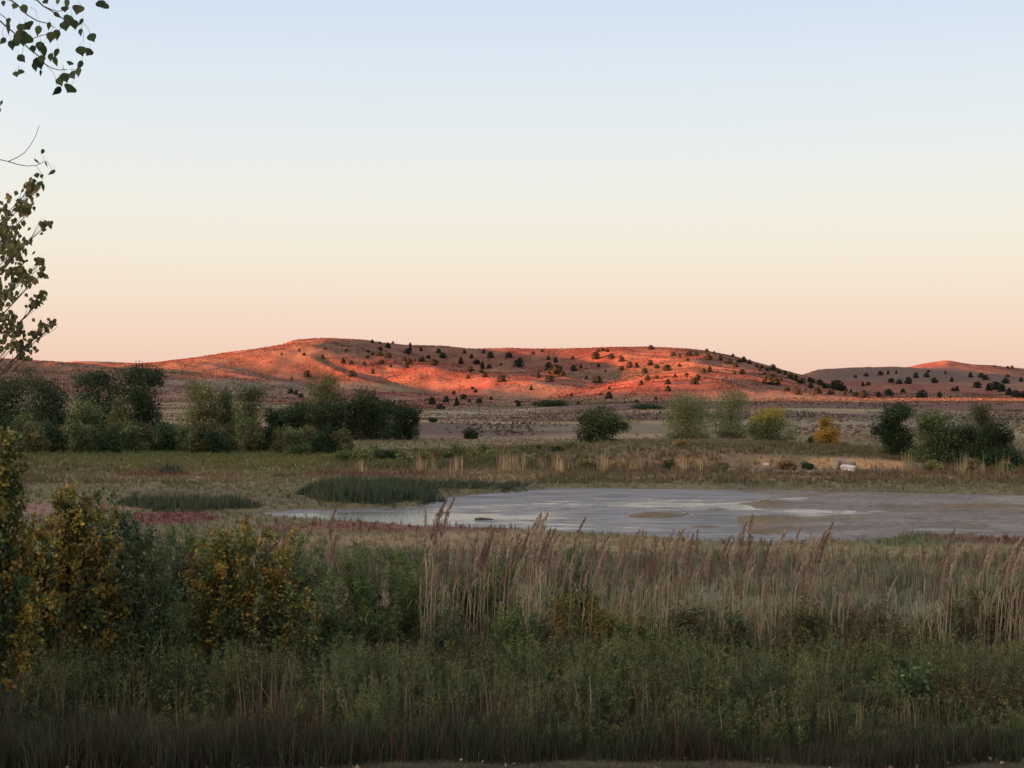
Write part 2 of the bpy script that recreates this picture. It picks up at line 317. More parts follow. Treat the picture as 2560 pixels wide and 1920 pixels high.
def shadow_ridge():   # unseen ridge, added and shaped so that its shadow lies over the marsh
    t = np.linspace(-1500, -560, 60); s = np.linspace(-2100, 700, 140)
    S, T = np.meshgrid(s, t, indexing='ij')
    top = np.interp(S, RID_S, RID_Z)
    Z = -2 + (top + 2 + 1.2 * fbm(S / 90, T / 90, 77, 4)) * np.exp(-((T + 900) / 170) ** 2) - 12 * sstep(-700, -560, T)
    X = T * dx + S * dy; Y = T * dy - S * dx
    nr, nc = X.shape; V = np.stack([X, Y, Z], -1).reshape(-1, 3); a = (np.arange(nr - 1)[:, None] * nc + np.arange(nc - 1)[None]).reshape(-1)
    c = np.array([.2, .12, .09]) + fbm(X / 40, Y / 40, 80, 4)[..., None] * .04
    o = link('hills', np_mesh('hills', V, np.stack([a, a + 1, a + nc + 1, a + nc], 1), c.reshape(-1, 3)), M_hill, None, True); o['kind'] = 'structure'
RID_S = [-2100, -1500, -1300, -1011, -560, 0, 700]; RID_Z = [84, 84, 83, 82, 82, 80, 80]
shadow_ridge()
def water():
    xs = np.linspace(-70, 190, 500); ys = np.linspace(54, 106, 160); Y, X = np.meshgrid(ys, xs, indexing='ij')
    nr, nc = X.shape; a = (np.arange(nr - 1)[:, None] * nc + np.arange(nc - 1)[None]).reshape(-1)
    px = CX + F * X / Y; py = HY + CAMZ * F / Y; keep = (pond_s(px, Y) > -3).reshape(-1)
    f = np.stack([a, a + 1, a + nc + 1, a + nc], 1); f = f[keep[f].any(1)]
    V = np.stack([X, Y, X * 0], -1).reshape(-1, 3)
    clear = -.06 + .60 * np.exp(-(((px - 900) / 330) ** 2 + ((py - 1118) / 20) ** 2)) + .38 * np.exp(-(((px - 1450) / 420) ** 2 + ((py - 1090) / 14) ** 2)) + .3 * np.exp(-(((px - 1250) / 250) ** 2 + ((py - 1140) / 14) ** 2))
    clear += .20 * fbm(X / 7, Y / 2.2, 131, 4) + .22 * fbm(X / 1.8, Y / .7, 133, 4) + .12 + .3 * sstep(1500, 1800, px)
    o = link('water', np_mesh('water', V, f, np.repeat(np.clip(clear, 0, 1).reshape(-1, 1), 3, 1)), M_water); o['kind'] = 'structure'
water()

# ---------------------------------------------------------------- palettes (real leaf colours)
DKG = [(.034, .060, .024), (.048, .075, .028), (.026, .046, .022)]
MDG = [(.095, .125, .048), (.08, .108, .045), (.12, .135, .052)]
OLV = [(.155, .155, .058), (.13, .135, .055), (.18, .155, .062)]
GRY = [(.17, .19, .09), (.14, .165, .075), (.20, .20, .085)]
YEL = [(.40, .26, .045), (.33, .19, .035), (.26, .21, .05)]
ORG = [(.27, .17, .04), (.34, .25, .05), (.19, .17, .05), (.11, .14, .05), (.075, .115, .045), (.18, .11, .05)]
WIL = [(.09, .15, .05), (.125, .175, .055), (.07, .115, .042), (.16, .17, .055)]
BRN = [(.12, .095, .05), (.09, .09, .045), (.14, .085, .045), (.08, .09, .04)]

def foliage(blobs, D, n, size, pal, wts, asp, sparse, vary=.3, clump=.28, up=.3, axis=None, cyl=0):
    """leaves gathered in clumps through the volume of a few rounded masses. blobs: (px,py,rx,ry) seen at depth D"""
    k = D / F; B = np.array(blobs, float)
    vol = B[:, 2] * B[:, 3]; Ps = []; Cs = []; ctr = []
    for j, (bx, by, rx, ry) in enumerate(B):
        m = int(n * vol[j] / vol.sum()); c0 = np.array([(bx - CX) * k, D, yz(D, by)]); R = np.array([rx, rx * .9, ry]) * k
        nc = max(6, int(sparse * 14)); u = unit(rng.normal(size=(nc, 3))); r = rng.random((nc, 1)) ** .45
        cc = c0 + u * r * R * .88; ctr += list(cc)
        ci = rng.integers(0, nc, m); g = rng.normal(size=(m, 3)) * R * clump
        p = cc[ci] + g; q = (p - c0) / R; l = np.linalg.norm(q, axis=1, keepdims=True)
        lim = 1.12 + .16 * rng.exponential(1, (m, 1)); p = np.where(l > lim, c0 + q / l * R * lim * (.75 + .25 * rng.random((m, 1))), p)
        br = 1 + vary * rng.normal(size=(nc, 1)); br = np.clip(br, .5, 1.7)
        Ps.append(p); Cs.append(pick(pal, m, wts) * br[ci])
    Pt = np.concatenate(Ps); Cl = np.clip(np.concatenate(Cs), .004, .9)
    sz = size * (.7 + .6 * rng.random(len(Pt)))
    return Pt, Cl, sz, np.array(ctr)
def tree(name, label, cat, px, D, blobs, pal, n, size, group=None, skirt=True, wts=None, asp=.75, sparse=1.0, trunk=.16, base=None, nlimb=14, clump=.28, top_pal=None, vary=.3, stems=1, up=.3, axis=None):
    loc = base if base else P(px, D)
    root = empty(name, loc, label, cat, group); o3 = np.array(loc)
    if skirt and D > 100:
        lo = max(blobs, key=lambda b: b[1] + b[3]); yb = yz(D, 0) and HY + (CAMZ - loc[2]) * F / D
        x0 = min(b[0] - b[2] for b in blobs); x1 = max(b[0] + b[2] for b in blobs); hh = max(6, (yb - lo[1]) / 2 + 3)
        blobs = list(blobs) + [((x0 + x1) / 2 + q * (x1 - x0) * .22, yb - hh * .8, (x1 - x0) * .24, hh) for q in (-1, 0, 1)]; n = int(n * 2.3); size = size * .8
    Pt, Cl, sz, ctr = foliage(blobs, D, n, size, pal, wts, asp, sparse, vary, clump)
    if top_pal is not None:
        zt = yz(D, top_pal[1]); mk = Pt[:, 2] + rng.normal(size=len(Pt)) * .3 > zt; Cl[mk] = pick(top_pal[0], mk.sum())
    kk = Pt[:, 2] > H(Pt[:, 0], Pt[:, 1]) + .05; Pt, Cl, sz = Pt[kk], Cl[kk], sz[kk]
    V, c = leaf_geo(Pt - o3, sz, Cl, asp, up=up, axis=axis)
    link('crown' if cat == 'tree' else 'foliage', np_mesh('crown', V, quads(len(Pt)), c), M_leaf, root)
    mb = MB(); zc = ctr[:, 2]; zlo, zhi = loc[2], zc.max(); xm = ctr.mean(0)
    for s in range(stems):
        off = np.array([rng.normal() * .12, rng.normal() * .12, 0]) * (stems > 1) * (D / 30) ** .5
        tip = np.array([xm[0] + rng.normal() * .2 * (stems > 1), xm[1], zlo + (zhi - zlo) * .85])
        pts = []; rr = []
        for i in range(7):
            t = i / 6; w = np.array([math.sin(t * 5 + s), math.cos(t * 4 + 2 * s), 0]) * .04 * (zhi - zlo) * t * (1 - t)
            p = (o3 + off) * (1 - t ** 1.3) + tip * t ** 1.3; p[2] = zlo - .1 + (tip[2] - zlo + .1) * t
            pts.append(p - o3 + w); rr.append(trunk * (1 - .85 * t) / stems ** .5)
        mb.tube(pts, rr, 7)
        for e in ctr[rng.permutation(len(ctr))[:nlimb // stems]]:
            hgt = np.clip((e[2] - zlo) / (zhi - zlo) - .35, .12, .8); i0 = hgt * 6; a = int(i0); st = np.array(pts[a]) + (np.array(pts[a + 1]) - np.array(pts[a])) * (i0 - a)
            en = e - o3; md = (st + en) / 2; md[2] += .08 * np.linalg.norm(en - st)
            r0 = trunk * (1 - .85 * hgt) * .5 / stems ** .5; mb.tube([st, md, en], [r0, r0 * .6, r0 * .2], 5)
    mb.build('trunk' if cat == 'tree' else 'stems', M_bark, root)
    return root

# ---------------------------------------------------------------- trees and shrubs in the middle distance
TG = 'trees and thickets at the far side of the marsh'
def T(label, px, D, blobs, pal, n=3200, size=.24, name='tree', **k): return tree(name, label, 'tree' if name == 'tree' or name.endswith('tree') else 'shrub', px, D, blobs, pal, n, size, TG, **k)
T('broad dark green tree at the far left edge of the marsh', 10, 172, [(-20, 870, 75, 60), (40, 835, 60, 38), (0, 920, 80, 50)], DKG, 6000, .26)
T('tall dull green tree right of the broad dark one at the left edge', 110, 165, [(95, 855, 50, 38), (110, 900, 52, 50), (130, 930, 45, 35)], DKG + MDG[:1], 5200, .24)
T('dark flat topped tree left of the tallest dark tree', 215, 182, [(205, 822, 52, 26), (215, 855, 58, 42), (205, 895, 48, 38)], DKG, 5200, .25)
T('tallest dark tree with a leaning crown, left of the pale poplars', 305, 180, [(300, 812, 46, 24), (335, 815, 22, 20), (300, 850, 42, 45), (315, 885, 34, 34)], DKG, 5200, .25)
T('grey green bushy tree in front of the dark trees', 195, 158, [(185, 890, 42, 36), (190, 925, 46, 34)], MDG, 3600, .22)
T('narrow light olive tree in front of the tallest dark tree', 262, 156, [(262, 885, 21, 26), (262, 915, 30, 30)], OLV, 2400, .2)
T('wide pale olive poplar, left one of the poplar group', 432, 168, [(428, 850, 40, 28), (434, 885, 46, 36), (432, 912, 42, 24)], OLV, 4600, .2, wts=[.3, .5, .2])
T('thin dull green poplar in the middle of the poplar group', 487, 172, [(483, 860, 26, 24), (488, 895, 32, 36)], MDG, 3600, .22)
T('fan topped green poplar, right one of the poplar group', 540, 166, [(540, 850, 36, 24), (538, 885, 36, 36), (538, 912, 34, 24)], MDG, 3600, .2)
T('yellowish green rounded tree rising behind the dark thicket', 697, 214, [(697, 838, 36, 26), (697, 868, 42, 26)], OLV, 4200, .24, top_pal=([(.15, .14, .045), (.12, .125, .04)], 838))
for lab, px, b in [('small dark bush at the left end of the dark thicket', 598, [(598, 898, 24, 18)]), ('low dark tree left of the yellowish rounded one', 645, [(645, 888, 38, 24)]),
    ('round dark tree below the yellowish rounded one', 725, [(725, 878, 42, 30)]), ('tallest dark round tree of the thicket', 787, [(787, 864, 36, 26), (787, 890, 40, 22)]),
    ('dark tree second from the right in the thicket', 835, [(833, 882, 40, 26)]), ('dark tree at the right end of the thicket', 880, [(878, 888, 32, 24)])]:
    T(lab, px, 208 + rng.random() * 6, b, DKG, 3600 if len(b) > 1 else 2600, .26, nlimb=8)
T('small dark bush standing just right of the dark thicket', 935, 258, [(935, 906, 11, 6)], DKG, 300, .25, 'shrub', nlimb=4, trunk=.05)
T('lone round dark bush on the grassy slope', 1018, 216, [(1018, 938, 15, 14)], DKG, 1500, .2, 'shrub', trunk=.08, nlimb=6)
T('leaning green willow with a side lobe, above the pond', 1290, 136, [(1292, 905, 40, 30), (1337, 918, 26, 22), (1285, 935, 42, 26), (1278, 960, 44, 22)], MDG + DKG, 7000, .17, nlimb=20)
T('soft grey green tree, left one of the pale pair on the mound', 1485, 196, [(1487, 872, 42, 26), (1462, 905, 30, 26), (1500, 915, 42, 30), (1488, 940, 38, 18)], GRY, 7500, .17, sparse=1.6, trunk=.1, clump=.4)
T('slimmer grey green tree, right one of the pale pair on the mound', 1575, 200, [(1578, 868, 34, 26), (1570, 905, 32, 34), (1588, 935, 34, 18)], GRY, 5600, .16, sparse=1.8, trunk=.09, clump=.45)
T('green tree with a yellow top behind the mound', 1660, 165, [(1670, 905, 44, 22), (1648, 925, 36, 26), (1655, 950, 32, 22)], MDG, 5600, .17, top_pal=([(.33, .26, .045), (.24, .22, .045)], 908))
T('thin grey shrub beside the yellow topped tree', 1700, 190, [(1705, 925, 22, 22), (1700, 950, 24, 18)], GRY, 900, .15, 'shrub', sparse=1.5, trunk=.06, clump=.4)
T('bright yellow autumn tree on the mound', 1787, 158, [(1787, 914, 19, 18), (1785, 940, 31, 24), (1792, 962, 30, 15)], [(.42, .22, .04), (.36, .20, .045), (.30, .21, .05)], 2900, .16, trunk=.08)
T('little dark juniper left of the yellow tree', 1752, 152, [(1752, 950, 5, 9), (1750, 962, 13, 7)], DKG, 600, .14, 'shrub', trunk=.04, nlimb=4)
T('tiny dark bush right of the yellow tree', 1822, 150, [(1822, 973, 8, 6)], DKG, 260, .14, 'shrub', trunk=.03, nlimb=3)
T('dark tall tree at the left of the right hand grove', 1930, 124, [(1935, 895, 38, 24), (1915, 930, 30, 32), (1945, 950, 40, 40), (1935, 990, 40, 26)], DKG, 7600, .16)
T('lighter olive tree in the middle of the right hand grove', 2015, 122, [(2012, 905, 34, 26), (2020, 945, 40, 34), (2000, 990, 46, 28)], MDG, 5800, .16)
T('spreading dark tree of the right hand grove', 2080, 120, [(2080, 940, 44, 32), (2085, 985, 50, 36)], DKG + MDG[:1], 5600, .16)
T('dark brownish crown sticking up behind the right hand grove', 2125, 145, [(2120, 892, 24, 22), (2132, 925, 26, 30)], BRN[1:] + DKG, 2600, .18)
T('low sloping dark tree at the right end of the grove', 2150, 118, [(2150, 950, 34, 36), (2165, 990, 42, 34), (2195, 1005, 22, 18)], DKG, 5000, .16)
OLD = [(.105, .11, .045), (.085, .095, .04), (.115, .105, .045)]
# willow row along the left edge of the marsh
row = []
for i in range(24):
    px = 50 + i * 29.5 + rng.normal() * 5; D = 146 + rng.normal() * 3; w = 22 + rng.random() * 10; h = 28 + rng.random() * 10 - (5 if i > 18 else 0)
    row.append((px, D, w, h, [MDG, OLD, DKG, OLD][i % 4]))
ORD = ['first', 'second', 'third', 'fourth', 'fifth', 'sixth', 'seventh', 'eighth', 'ninth', 'tenth', 'eleventh', 'twelfth', 'thirteenth', 'fourteenth', 'fifteenth', 'sixteenth', 'seventeenth', 'eighteenth', 'nineteenth', 'twentieth', 'twenty-first', 'twenty-second', 'twenty-third', 'twenty-fourth', 'twenty-fifth', 'twenty-sixth', 'twenty-seventh', 'twenty-eighth', 'twenty-ninth', 'thirtieth']
def ordn(i): return ORD[i] if i < len(ORD) else 'thirty-' + ORD[i - 30] if i < 39 else 'fortieth'
for i, (px, D, w, h, pal) in enumerate(row):
    yb = HY + (CAMZ - .2) * F / D
    tree('willow_shrub', '%s willow shrub, %s from the left in the row edging the marsh' % ({id(MDG): 'green', id(OLD): 'olive', id(DKG): 'dark'}[id(pal)], ordn(i)), 'shrub', px, D,
         [(px, yb - h * 1.15, w, h * .8), (px + 4, yb - h * .5, w * 1.1, h * .6)], pal, 2300, .19, 'willow shrubs edging the marsh', trunk=.06, nlimb=6, stems=2)
for i in range(24):     # low bushes between the marsh and the pale slope
    px = 742 + i * 22 + rng.normal() * 5; D = 128 + rng.normal() * 3; w = 14 + rng.random() * 8; h = 11 + rng.random() * 6
    pal = [OLV, MDG, DKG, GRY][rng.integers(0, 4)]; nm = {id(MDG): 'green', id(OLV): 'olive', id(DKG): 'dark', id(GRY): 'pale green'}[id(pal)]
    yb = HY + (CAMZ - .25) * F / D
    tree('marsh_bush', 'low %s bush, %s from the left in the hedge beyond the pond' % (nm, ordn(i)), 'shrub', px, D, [(px, yb - h, w, h)], pal, 620, .15, 'low bushes in the hedge beyond the pond', trunk=.04, nlimb=4, stems=2)
for i, (px, D, w, h, pal, lab) in enumerate([(1270, 113, 20, 12, OLV, 'olive bush on the bank left of the orange weeds'), (1345, 112.5, 26, 14, [(.22, .15, .06), (.16, .13, .05)], 'orange brown weed bush on the bank behind the pond'), (1700, 113.5, 22, 10, [(.22, .13, .06), (.16, .12, .05)], 'rusty weed bush left of the pale rocks'),
      (1445, 112.5, 14, 13, BRN, 'brown bush in the middle of the bank behind the pond'), (1560, 111, 16, 10, OLV, 'olive bush on the bank between brown weeds'), (1745, 113.5, 14, 9, DKG, 'dark green bush close left of the pale rocks'), (2010, 113, 13, 9, MDG, 'green bush at the right end of the yellow earth'), (1470, 122, 16, 8, [(.24, .17, .06), (.17, .14, .05)], 'golden weed bush on top of the mound'),
      (1400, 405, 34, 8, DKG, 'long dark thicket on the slope above the leaning willow'), (1195, 470, 44, 9, DKG, 'long low dark thicket at the foot of the hills'), (2020, 110, 18, 14, OLV, 'olive bush in front of the right hand grove'), (2100, 110, 16, 16, [(.16, .14, .06), (.2, .15, .07)], 'yellowish bush in front of the right hand grove'), (2175, 108, 18, 14, MDG, 'green bush at the right edge before the grove')]):
    yb = HY + (CAMZ - float(H((px - CX) * D / F, D))) * F / D
    tree('bank_bush', lab, 'shrub', px, D, [(px, yb - h, w, h)], pal, 700 if D < 300 else 900, .13 if D < 300 else .45, 'bushes on the bank', trunk=.04, nlimb=4, stems=2)

# ---------------------------------------------------------------- junipers on the hills
def juniper_mesh(kind):
    n = 330; t = rng.random(n) ** 1.2; ang = rng.random(n) * 6.283
    if kind not in (0, 4): R = .55 * np.sqrt(np.clip(1 - (t * 1.02) ** 2, 0, 1)) + .05
    elif kind % 3 == 1: R = .46 * (1 - t) ** .55 + .02
    else: R = .36 * (1 - t) ** .8 + .02
    R = R * (.8 + .3 * np.sin(ang * 3 + t * 9 + kind) * .6)
    rr = R * (.55 + .45 * rng.random(n) ** .4)
    Pt = np.stack([np.cos(ang) * rr, np.sin(ang) * rr, .06 + t * .92], 1)
    V, c = leaf_geo(Pt, .10 + .08 * rng.random(n), pick([(.013, .021, .013), (.018, .026, .015), (.020, .020, .014)], n, jit=.3), .8, axis=np.array([0, 0, 1.0]), rnd=1.2)
    f = quads(n); m = 9; core = []; cf = []; b = len(V)       # woody core and trunk
    for i, (z, r) in enumerate([(-.12, .03), (.06, .03), (.10, .22), (.45, .17), (.8, .06), (.95, .01)]):
        for k in range(m): core.append((math.cos(k / m * 6.283) * r * R.max() / .45, math.sin(k / m * 6.283) * r * R.max() / .45, z))
        if i: cf += [(b + (i - 1) * m + k, b + (i - 1) * m + (k + 1) % m, b + i * m + (k + 1) % m, b + i * m + k) for k in range(m)]
    V = np.concatenate([V, np.array(core)]); c = np.concatenate([c, np.tile([[.022, .028, .02]], (len(core), 1))]); f = np.concatenate([f, np.array(cf)])
    me = np_mesh('juniper', V, f, c); me.materials.append(M_ced); return me
JM = [juniper_mesh(k) for k in range(9)]
# x, base y, height, kind in four enlarged panels of the photograph
PAN = {'A': 604.8, 'B': 1019.5, 'C': 1382.4, 'D': 1779.8}
JUN = {'A': '''p 215,215,30 500,200,28 735,215,32 20,258,28 265,268,34 470,302,48 700,358,64 790,362,46 930,375,50 1120,358,50 1225,392,46 1275,340,30 965,288,36 1400,402,55 795,500,70 1025,465,55 300,500,72 130,530,40
g 1020,125,40 1105,130,24 1250,128,28 1195,180,60 1440,150,34 1440,205,50 1110,205,40 975,225,32 1025,255,36 1105,268,50 1195,285,56 1415,240,55 1560,215,45 1755,235,50 1800,290,55 1565,330,66 1375,320,42 1430,352,60 1490,335,44 1700,372,70 1640,295,36 2000,350,70 2118,292,44 2040,240,36 2180,360,50 2105,435,55
s 2082,520,44 2125,635,30 2165,672,34 1925,690,40 1680,805,90 1840,778,66 1955,818,95 2030,745,56 1770,860,64 2095,780,36 2200,785,50 120,680,50 175,700,56 228,730,50''',
'B': '''g 50,360,50 115,410,84 190,405,50 105,455,56 520,385,80 320,370,28 850,425,90 925,470,110 845,310,50 925,340,60 1125,435,70 1205,400,40 1000,490,50 1385,560,76 1265,520,40 1480,445,36
c 130,240,44 205,288,70 410,285,66 530,325,40 675,245,30 775,222,36 1110,305,34 1395,220,40 1370,305,86 1450,215,36 1500,222,40 1540,300,60 1655,328,60 1400,390,40 1655,420,44 1745,395,70 1820,398,60 1980,195,50 1975,370,60 2045,405,44 2160,430,66 1910,462,62 1945,540,60 2045,522,44
k 140,502,60 328,552,72 735,515,80 855,552,70 655,650,54 1875,590,56 2165,580,60 1520,640,40 1425,703,30 1515,742,80 2170,660,66 1100,715,44 2030,748,36 40,672,40 10,635,28
s 90,788,52 212,750,38 490,785,30 700,850,48 515,920,66 1000,838,44 1175,830,40 1690,795,24 1820,835,46''',
'C': '''y 740,220,36 820,240,28 1030,275,34 1100,340,52 1145,335,62 1210,355,50 1295,390,50 1350,400,36 1405,430,40 1470,430,70 1535,455,40 1605,475,46 1665,520,70 1730,545,80
r 370,270,44 440,278,40 545,270,56 620,265,44 760,310,66 895,312,56 985,350,60 1060,390,44 525,325,36 300,432,70 435,388,36 185,405,44 770,445,66 705,450,46 1045,470,44 1130,470,60 1325,430,44 390,508,44 515,488,36 640,530,60 600,582,70 1440,580,110 1500,590,80 1385,570,70 1555,555,50 1625,658,50 1750,695,50 1375,475,36 310,655,60 175,745,34 305,580,56
v 1780,570,70 1880,560,60 1915,560,46 1890,625,60 1990,590,60 2035,625,56 2170,640,110 1965,690,76 2090,695,60 2130,690,50''',
'D': '''v 20,620,50 130,640,80 215,655,60 230,700,66 75,695,50 435,730,76 350,715,50 300,670,44 430,600,50 490,592,36 605,720,60 350,505,30
h 710,470,44 800,465,40 625,480,50 470,490,36 745,560,50 835,575,50 935,575,76 1015,510,60 1135,500,50 1220,565,60 715,705,74 875,675,50 1080,725,80 1280,720,60 1415,550,50 1475,655,56 1430,655,40 1620,500,60 1740,505,56 1345,465,36 1155,445,26
e 1820,650,80 1900,640,90 1970,660,80 1700,620,70 2010,570,60 1790,530,50 2050,700,80 2120,720,80 2190,730,80 1400,735,24 2180,550,50 2030,500,36
z 1890,390,24 2035,405,30 2080,405,34'''}
ZN = {'p': ('on the lit left hill shoulder', 'the upper left shoulder of the main hill'), 'g': ('in the shaded hill hollow', 'the shaded hollow'), 's': ('on the shaded hill foot', 'the shaded hill foot'),
      'c': ('on the red upper slope', 'the red upper slope'), 'k': ('on the bright orange spur', 'the orange spurs'), 'y': ('along the descending skyline', 'the descending skyline'), 'r': ('on the red right flank', 'the red right flank'),
      'v': ('in the dark notch between hills', 'the notch'), 'h': ('on the shaded right hand hill', 'the right hand hill'), 'e': ('in the grove at the right end', 'the right end grove'), 'z': ('against the sky far right', 'the right skyline')}
allj = []
for pan, txt in JUN.items():
    for line in txt.split('\n'):
        z, rest = line[0], line[2:].split()
        for q in rest:
            x, y, h = map(float, q.split(',')); allj.append((z, PAN[pan] + x * .1953, 717.1 + y * .1953, h * .1953 * 1.08))
cnt = {}
for z, x, y, h in sorted(allj, key=lambda a: (a[0], a[1])):
    i = cnt.get(z, 0); cnt[z] = i + 1
    loc = hit(x, y); kind = rng.integers(0, 9)
    o = bpy.data.objects.new('juniper', JM[kind]); C.objects.link(o)
    hm = h * loc[1] / F; o.location = (loc[0], loc[1], loc[2] - .05 * hm)
    wd = .9 + .7 * rng.random(); o.scale = (hm * wd, hm * wd, hm); o.rotation_euler = (0, 0, rng.random() * 6.28)
    sz = 'small' if h < 8 else 'mid sized' if h < 13 else 'large'; sh = 'pointed' if kind == 0 else 'broad' if kind == 4 else 'round'
    tag(o, '%s %s dark juniper, %s from left %s' % (sz, sh, ordn(i), ZN[z][0]), 'tree', 'junipers scattered over the hills')

# ---------------------------------------------------------------- stuff: grasses and weeds
def blades(n, px0, px1, d0, d1, h0, h1, w, pal, name, label, lean=.18, mask=None, seg=1, wts=None, jit=.25, cover=.0, tuft=5, tsp=.06, taper=False):
    nt = n // tuft
    D = np.sqrt(rng.random(nt) * (d1 ** 2 - d0 ** 2) + d0 ** 2); px = px0 + rng.random(nt) * (px1 - px0)
    X = (px - CX) * D / F
    if mask is not None:
        mv = mask(px, X, D); kp = (mv * (3 if taper else 1)) > rng.random(nt); X, D, px, mv = X[kp], D[kp], px[kp], mv[kp]
    hh = h0 + (h1 - h0) * rng.random(len(X)) ** 1.3; hh = hh * (.55 + .9 * vnoise(X / 1.1, D / 1.4, 91))
    if taper: hh = hh * (.25 + .75 * np.clip(mv * 2.4, 0, 1))
    cb = ground_col(X, D) if pal is None else pick(pal, len(X), wts, jit)
    X = np.repeat(X, tuft) + rng.normal(size=len(X) * tuft) * tsp; Y = np.repeat(D, tuft) + rng.normal(size=len(D) * tuft) * tsp
    hh = np.repeat(hh, tuft) * (.6 + .5 * rng.random(len(X))); cb = np.repeat(cb, tuft, 0) * (1 + .2 * rng.normal(size=(len(X), 1)))
    m = len(X); Z = H(X, Y) - .03; a = rng.random(m) * 6.283; ww = w * (.7 + .6 * rng.random(m)) / 2
    ln = np.abs(rng.normal(size=m)) * lean * hh; ld = rng.random(m) * 6.283
    b = np.stack([X, Y, Z], 1); s = np.stack([np.cos(a) * ww, np.sin(a) * ww, a * 0], 1)
    mid = b + np.stack([np.cos(ld) * ln * .3, np.sin(ld) * ln * .3, hh * .55], 1); tip = b + np.stack([np.cos(ld) * ln, np.sin(ld) * ln, hh], 1)
    V = np.stack([b - s, b + s, mid + s * .8, tip, mid - s * .8], 1).reshape(-1, 3)
    i5 = np.arange(m)[:, None] * 5; f = (i5[:, :, None] + np.array([[0, 1, 2], [0, 2, 4], [4, 2, 3]])[None]).reshape(-1, 3); c = np.repeat(np.clip(cb, .01, .8), 5, 0)
    o = link(name, np_mesh(name, V, f, c), M_grass); tag(o, label, None, None, 'stuff'); return o
def dryland(px, X, D):
    s = pond_s(px, D); inn = (D > 55) & (D < 112); bare = (px > 1560) & (px < 2000) & (D > 107) & (D < 118.5)
    return np.where(inn, (s < -.3) * 1.0, 1.0) * np.where(bare, .12, 1)
blades(168000, -300, 2500, 96, 150, .14, .40, .05, None, 'marsh_grass', 'mixed olive, tan and red grass covering the flat marsh beyond the pond', mask=dryland)
blades(76000, -420, 2560, 42, 97, .10, .30, .03, None, 'shore_grass', 'low tan and red brown grass on the near shore of the pond', mask=dryland)
blades(46000, -200, 2450, 150, 218, .1, .3, .06, None, 'slope_grass', 'purple brown bunch grass on the slopes beyond the marsh')
def bunch(n, d0, d1, w, h, name, label):
    D = np.sqrt(rng.random(n) * (d1 ** 2 - d0 ** 2) + d0 ** 2); px = -60 + rng.random(n) * 2330; X = (px - CX) * D / F
    kp = fbm(X / 16, D / 30, 143, 3) > -.35 + .4 * rng.random(n); X, D = X[kp], D[kp]; m = len(X)
    c = ground_col(X, D) * (.72 + .35 * rng.random((m, 1))); V, cc = leaf_geo(np.stack([X, D, H(X, D) + h * .3], 1), w * (.5 + .9 * rng.random(m)), c, .9, axis=np.array([1., 0, 0]), rnd=.5, up=1.6, fold=.25)
    tag(link(name, np_mesh(name, V, quads(m), cc), M_grass), label, None, None, 'stuff')
bunch(60000, 215, 640, .5, .22, 'bunch_grass', 'low bunch grass and scrub on the valley floor below the hills')
bunch(110000, 640, 1320, .8, .2, 'bunch_grass', 'coarse red brown bunch grass covering the main hill')
RUSH = [(.040, .062, .042), (.055, .075, .04), (.075, .085, .045)]
def ell(ax, aw, dm, dh):
    return lambda px, X, D: (((px - ax) / aw) ** 2 + ((D - dm) / dh) ** 2 + 1.1 * fbm(X / 3, D / 3, 95, 4) < 1) * np.clip(1 - ((px - ax) / aw) ** 2 - ((D - dm) / dh) ** 2 - .6 * fbm(X / 3, D / 3, 95, 4), .02, 1)
blades(46000, 540, 1120, 76, 96, .55, .95, .035, RUSH, 'rushes', 'dark green rush bed on the left shore of the pond', .12, ell(800, 165, 85.5, 7.5), taper=True)
blades(10000, 800, 1240, 88, 100, .2, .4, .035, RUSH, 'rushes', 'thin dark strip of rushes running right along the far shore', .12, ell(1010, 170, 93, 3.4), taper=True)
blades(18000, 120, 680, 72, 84, .4, .65, .035, RUSH, 'rushes', 'long dark rush bed left of the pond behind the red patch', .12, ell(400, 165, 77.5, 3.4), taper=True)
blades(2500, 330, 420, 106, 114, .3, .55, .04, RUSH, 'rushes', 'small dark rush tuft in the left part of the marsh', .12, ell(370, 32, 110, 3), taper=True)
blades(2000, 560, 660, 100, 108, .15, .3, .04, [(.07, .06, .04), (.05, .05, .035)], 'rushes', 'flat brown rush tuft in the middle of the marsh', .12, ell(610, 42, 104, 2), taper=True)
blades(22000, 700, 1300, 112, 124, .2, .5, .05, [(.065, .085, .04), (.09, .1, .045), (.12, .10, .05)], 'marsh_weeds', 'low green weeds in front of the hedge beyond the pond', .2, ell(990, 290, 117, 4.5))
blades(16000, 1180, 2212, 99.5, 124, .15, .45, .05, [(.13, .08, .05), (.17, .12, .065), (.09, .09, .045), (.14, .11, .06)], 'bank_weeds', 'brown and olive weeds on the far bank right of the middle', .2, dryland)
# pale reeds standing in small groups
def reedmask(px, X, D): return (vnoise(px / 13, px * 0, 97) > .70) * 1.0
blades(4200, 700, 1560, 108, 116, .8, 1.3, .03, [(.34, .25, .14), (.26, .20, .10), (.30, .20, .13)], 'reeds', 'pale dry reeds standing in small groups along the far hedge', .06, reedmask, tuft=6, tsp=.15)
blades(2400, 1900, 2230, 104, 112, .9, 1.5, .03, [(.28, .22, .13), (.20, .17, .09)], 'reeds', 'pale reeds in front of the grove on the right', .08, reedmask, tuft=6, tsp=.2)
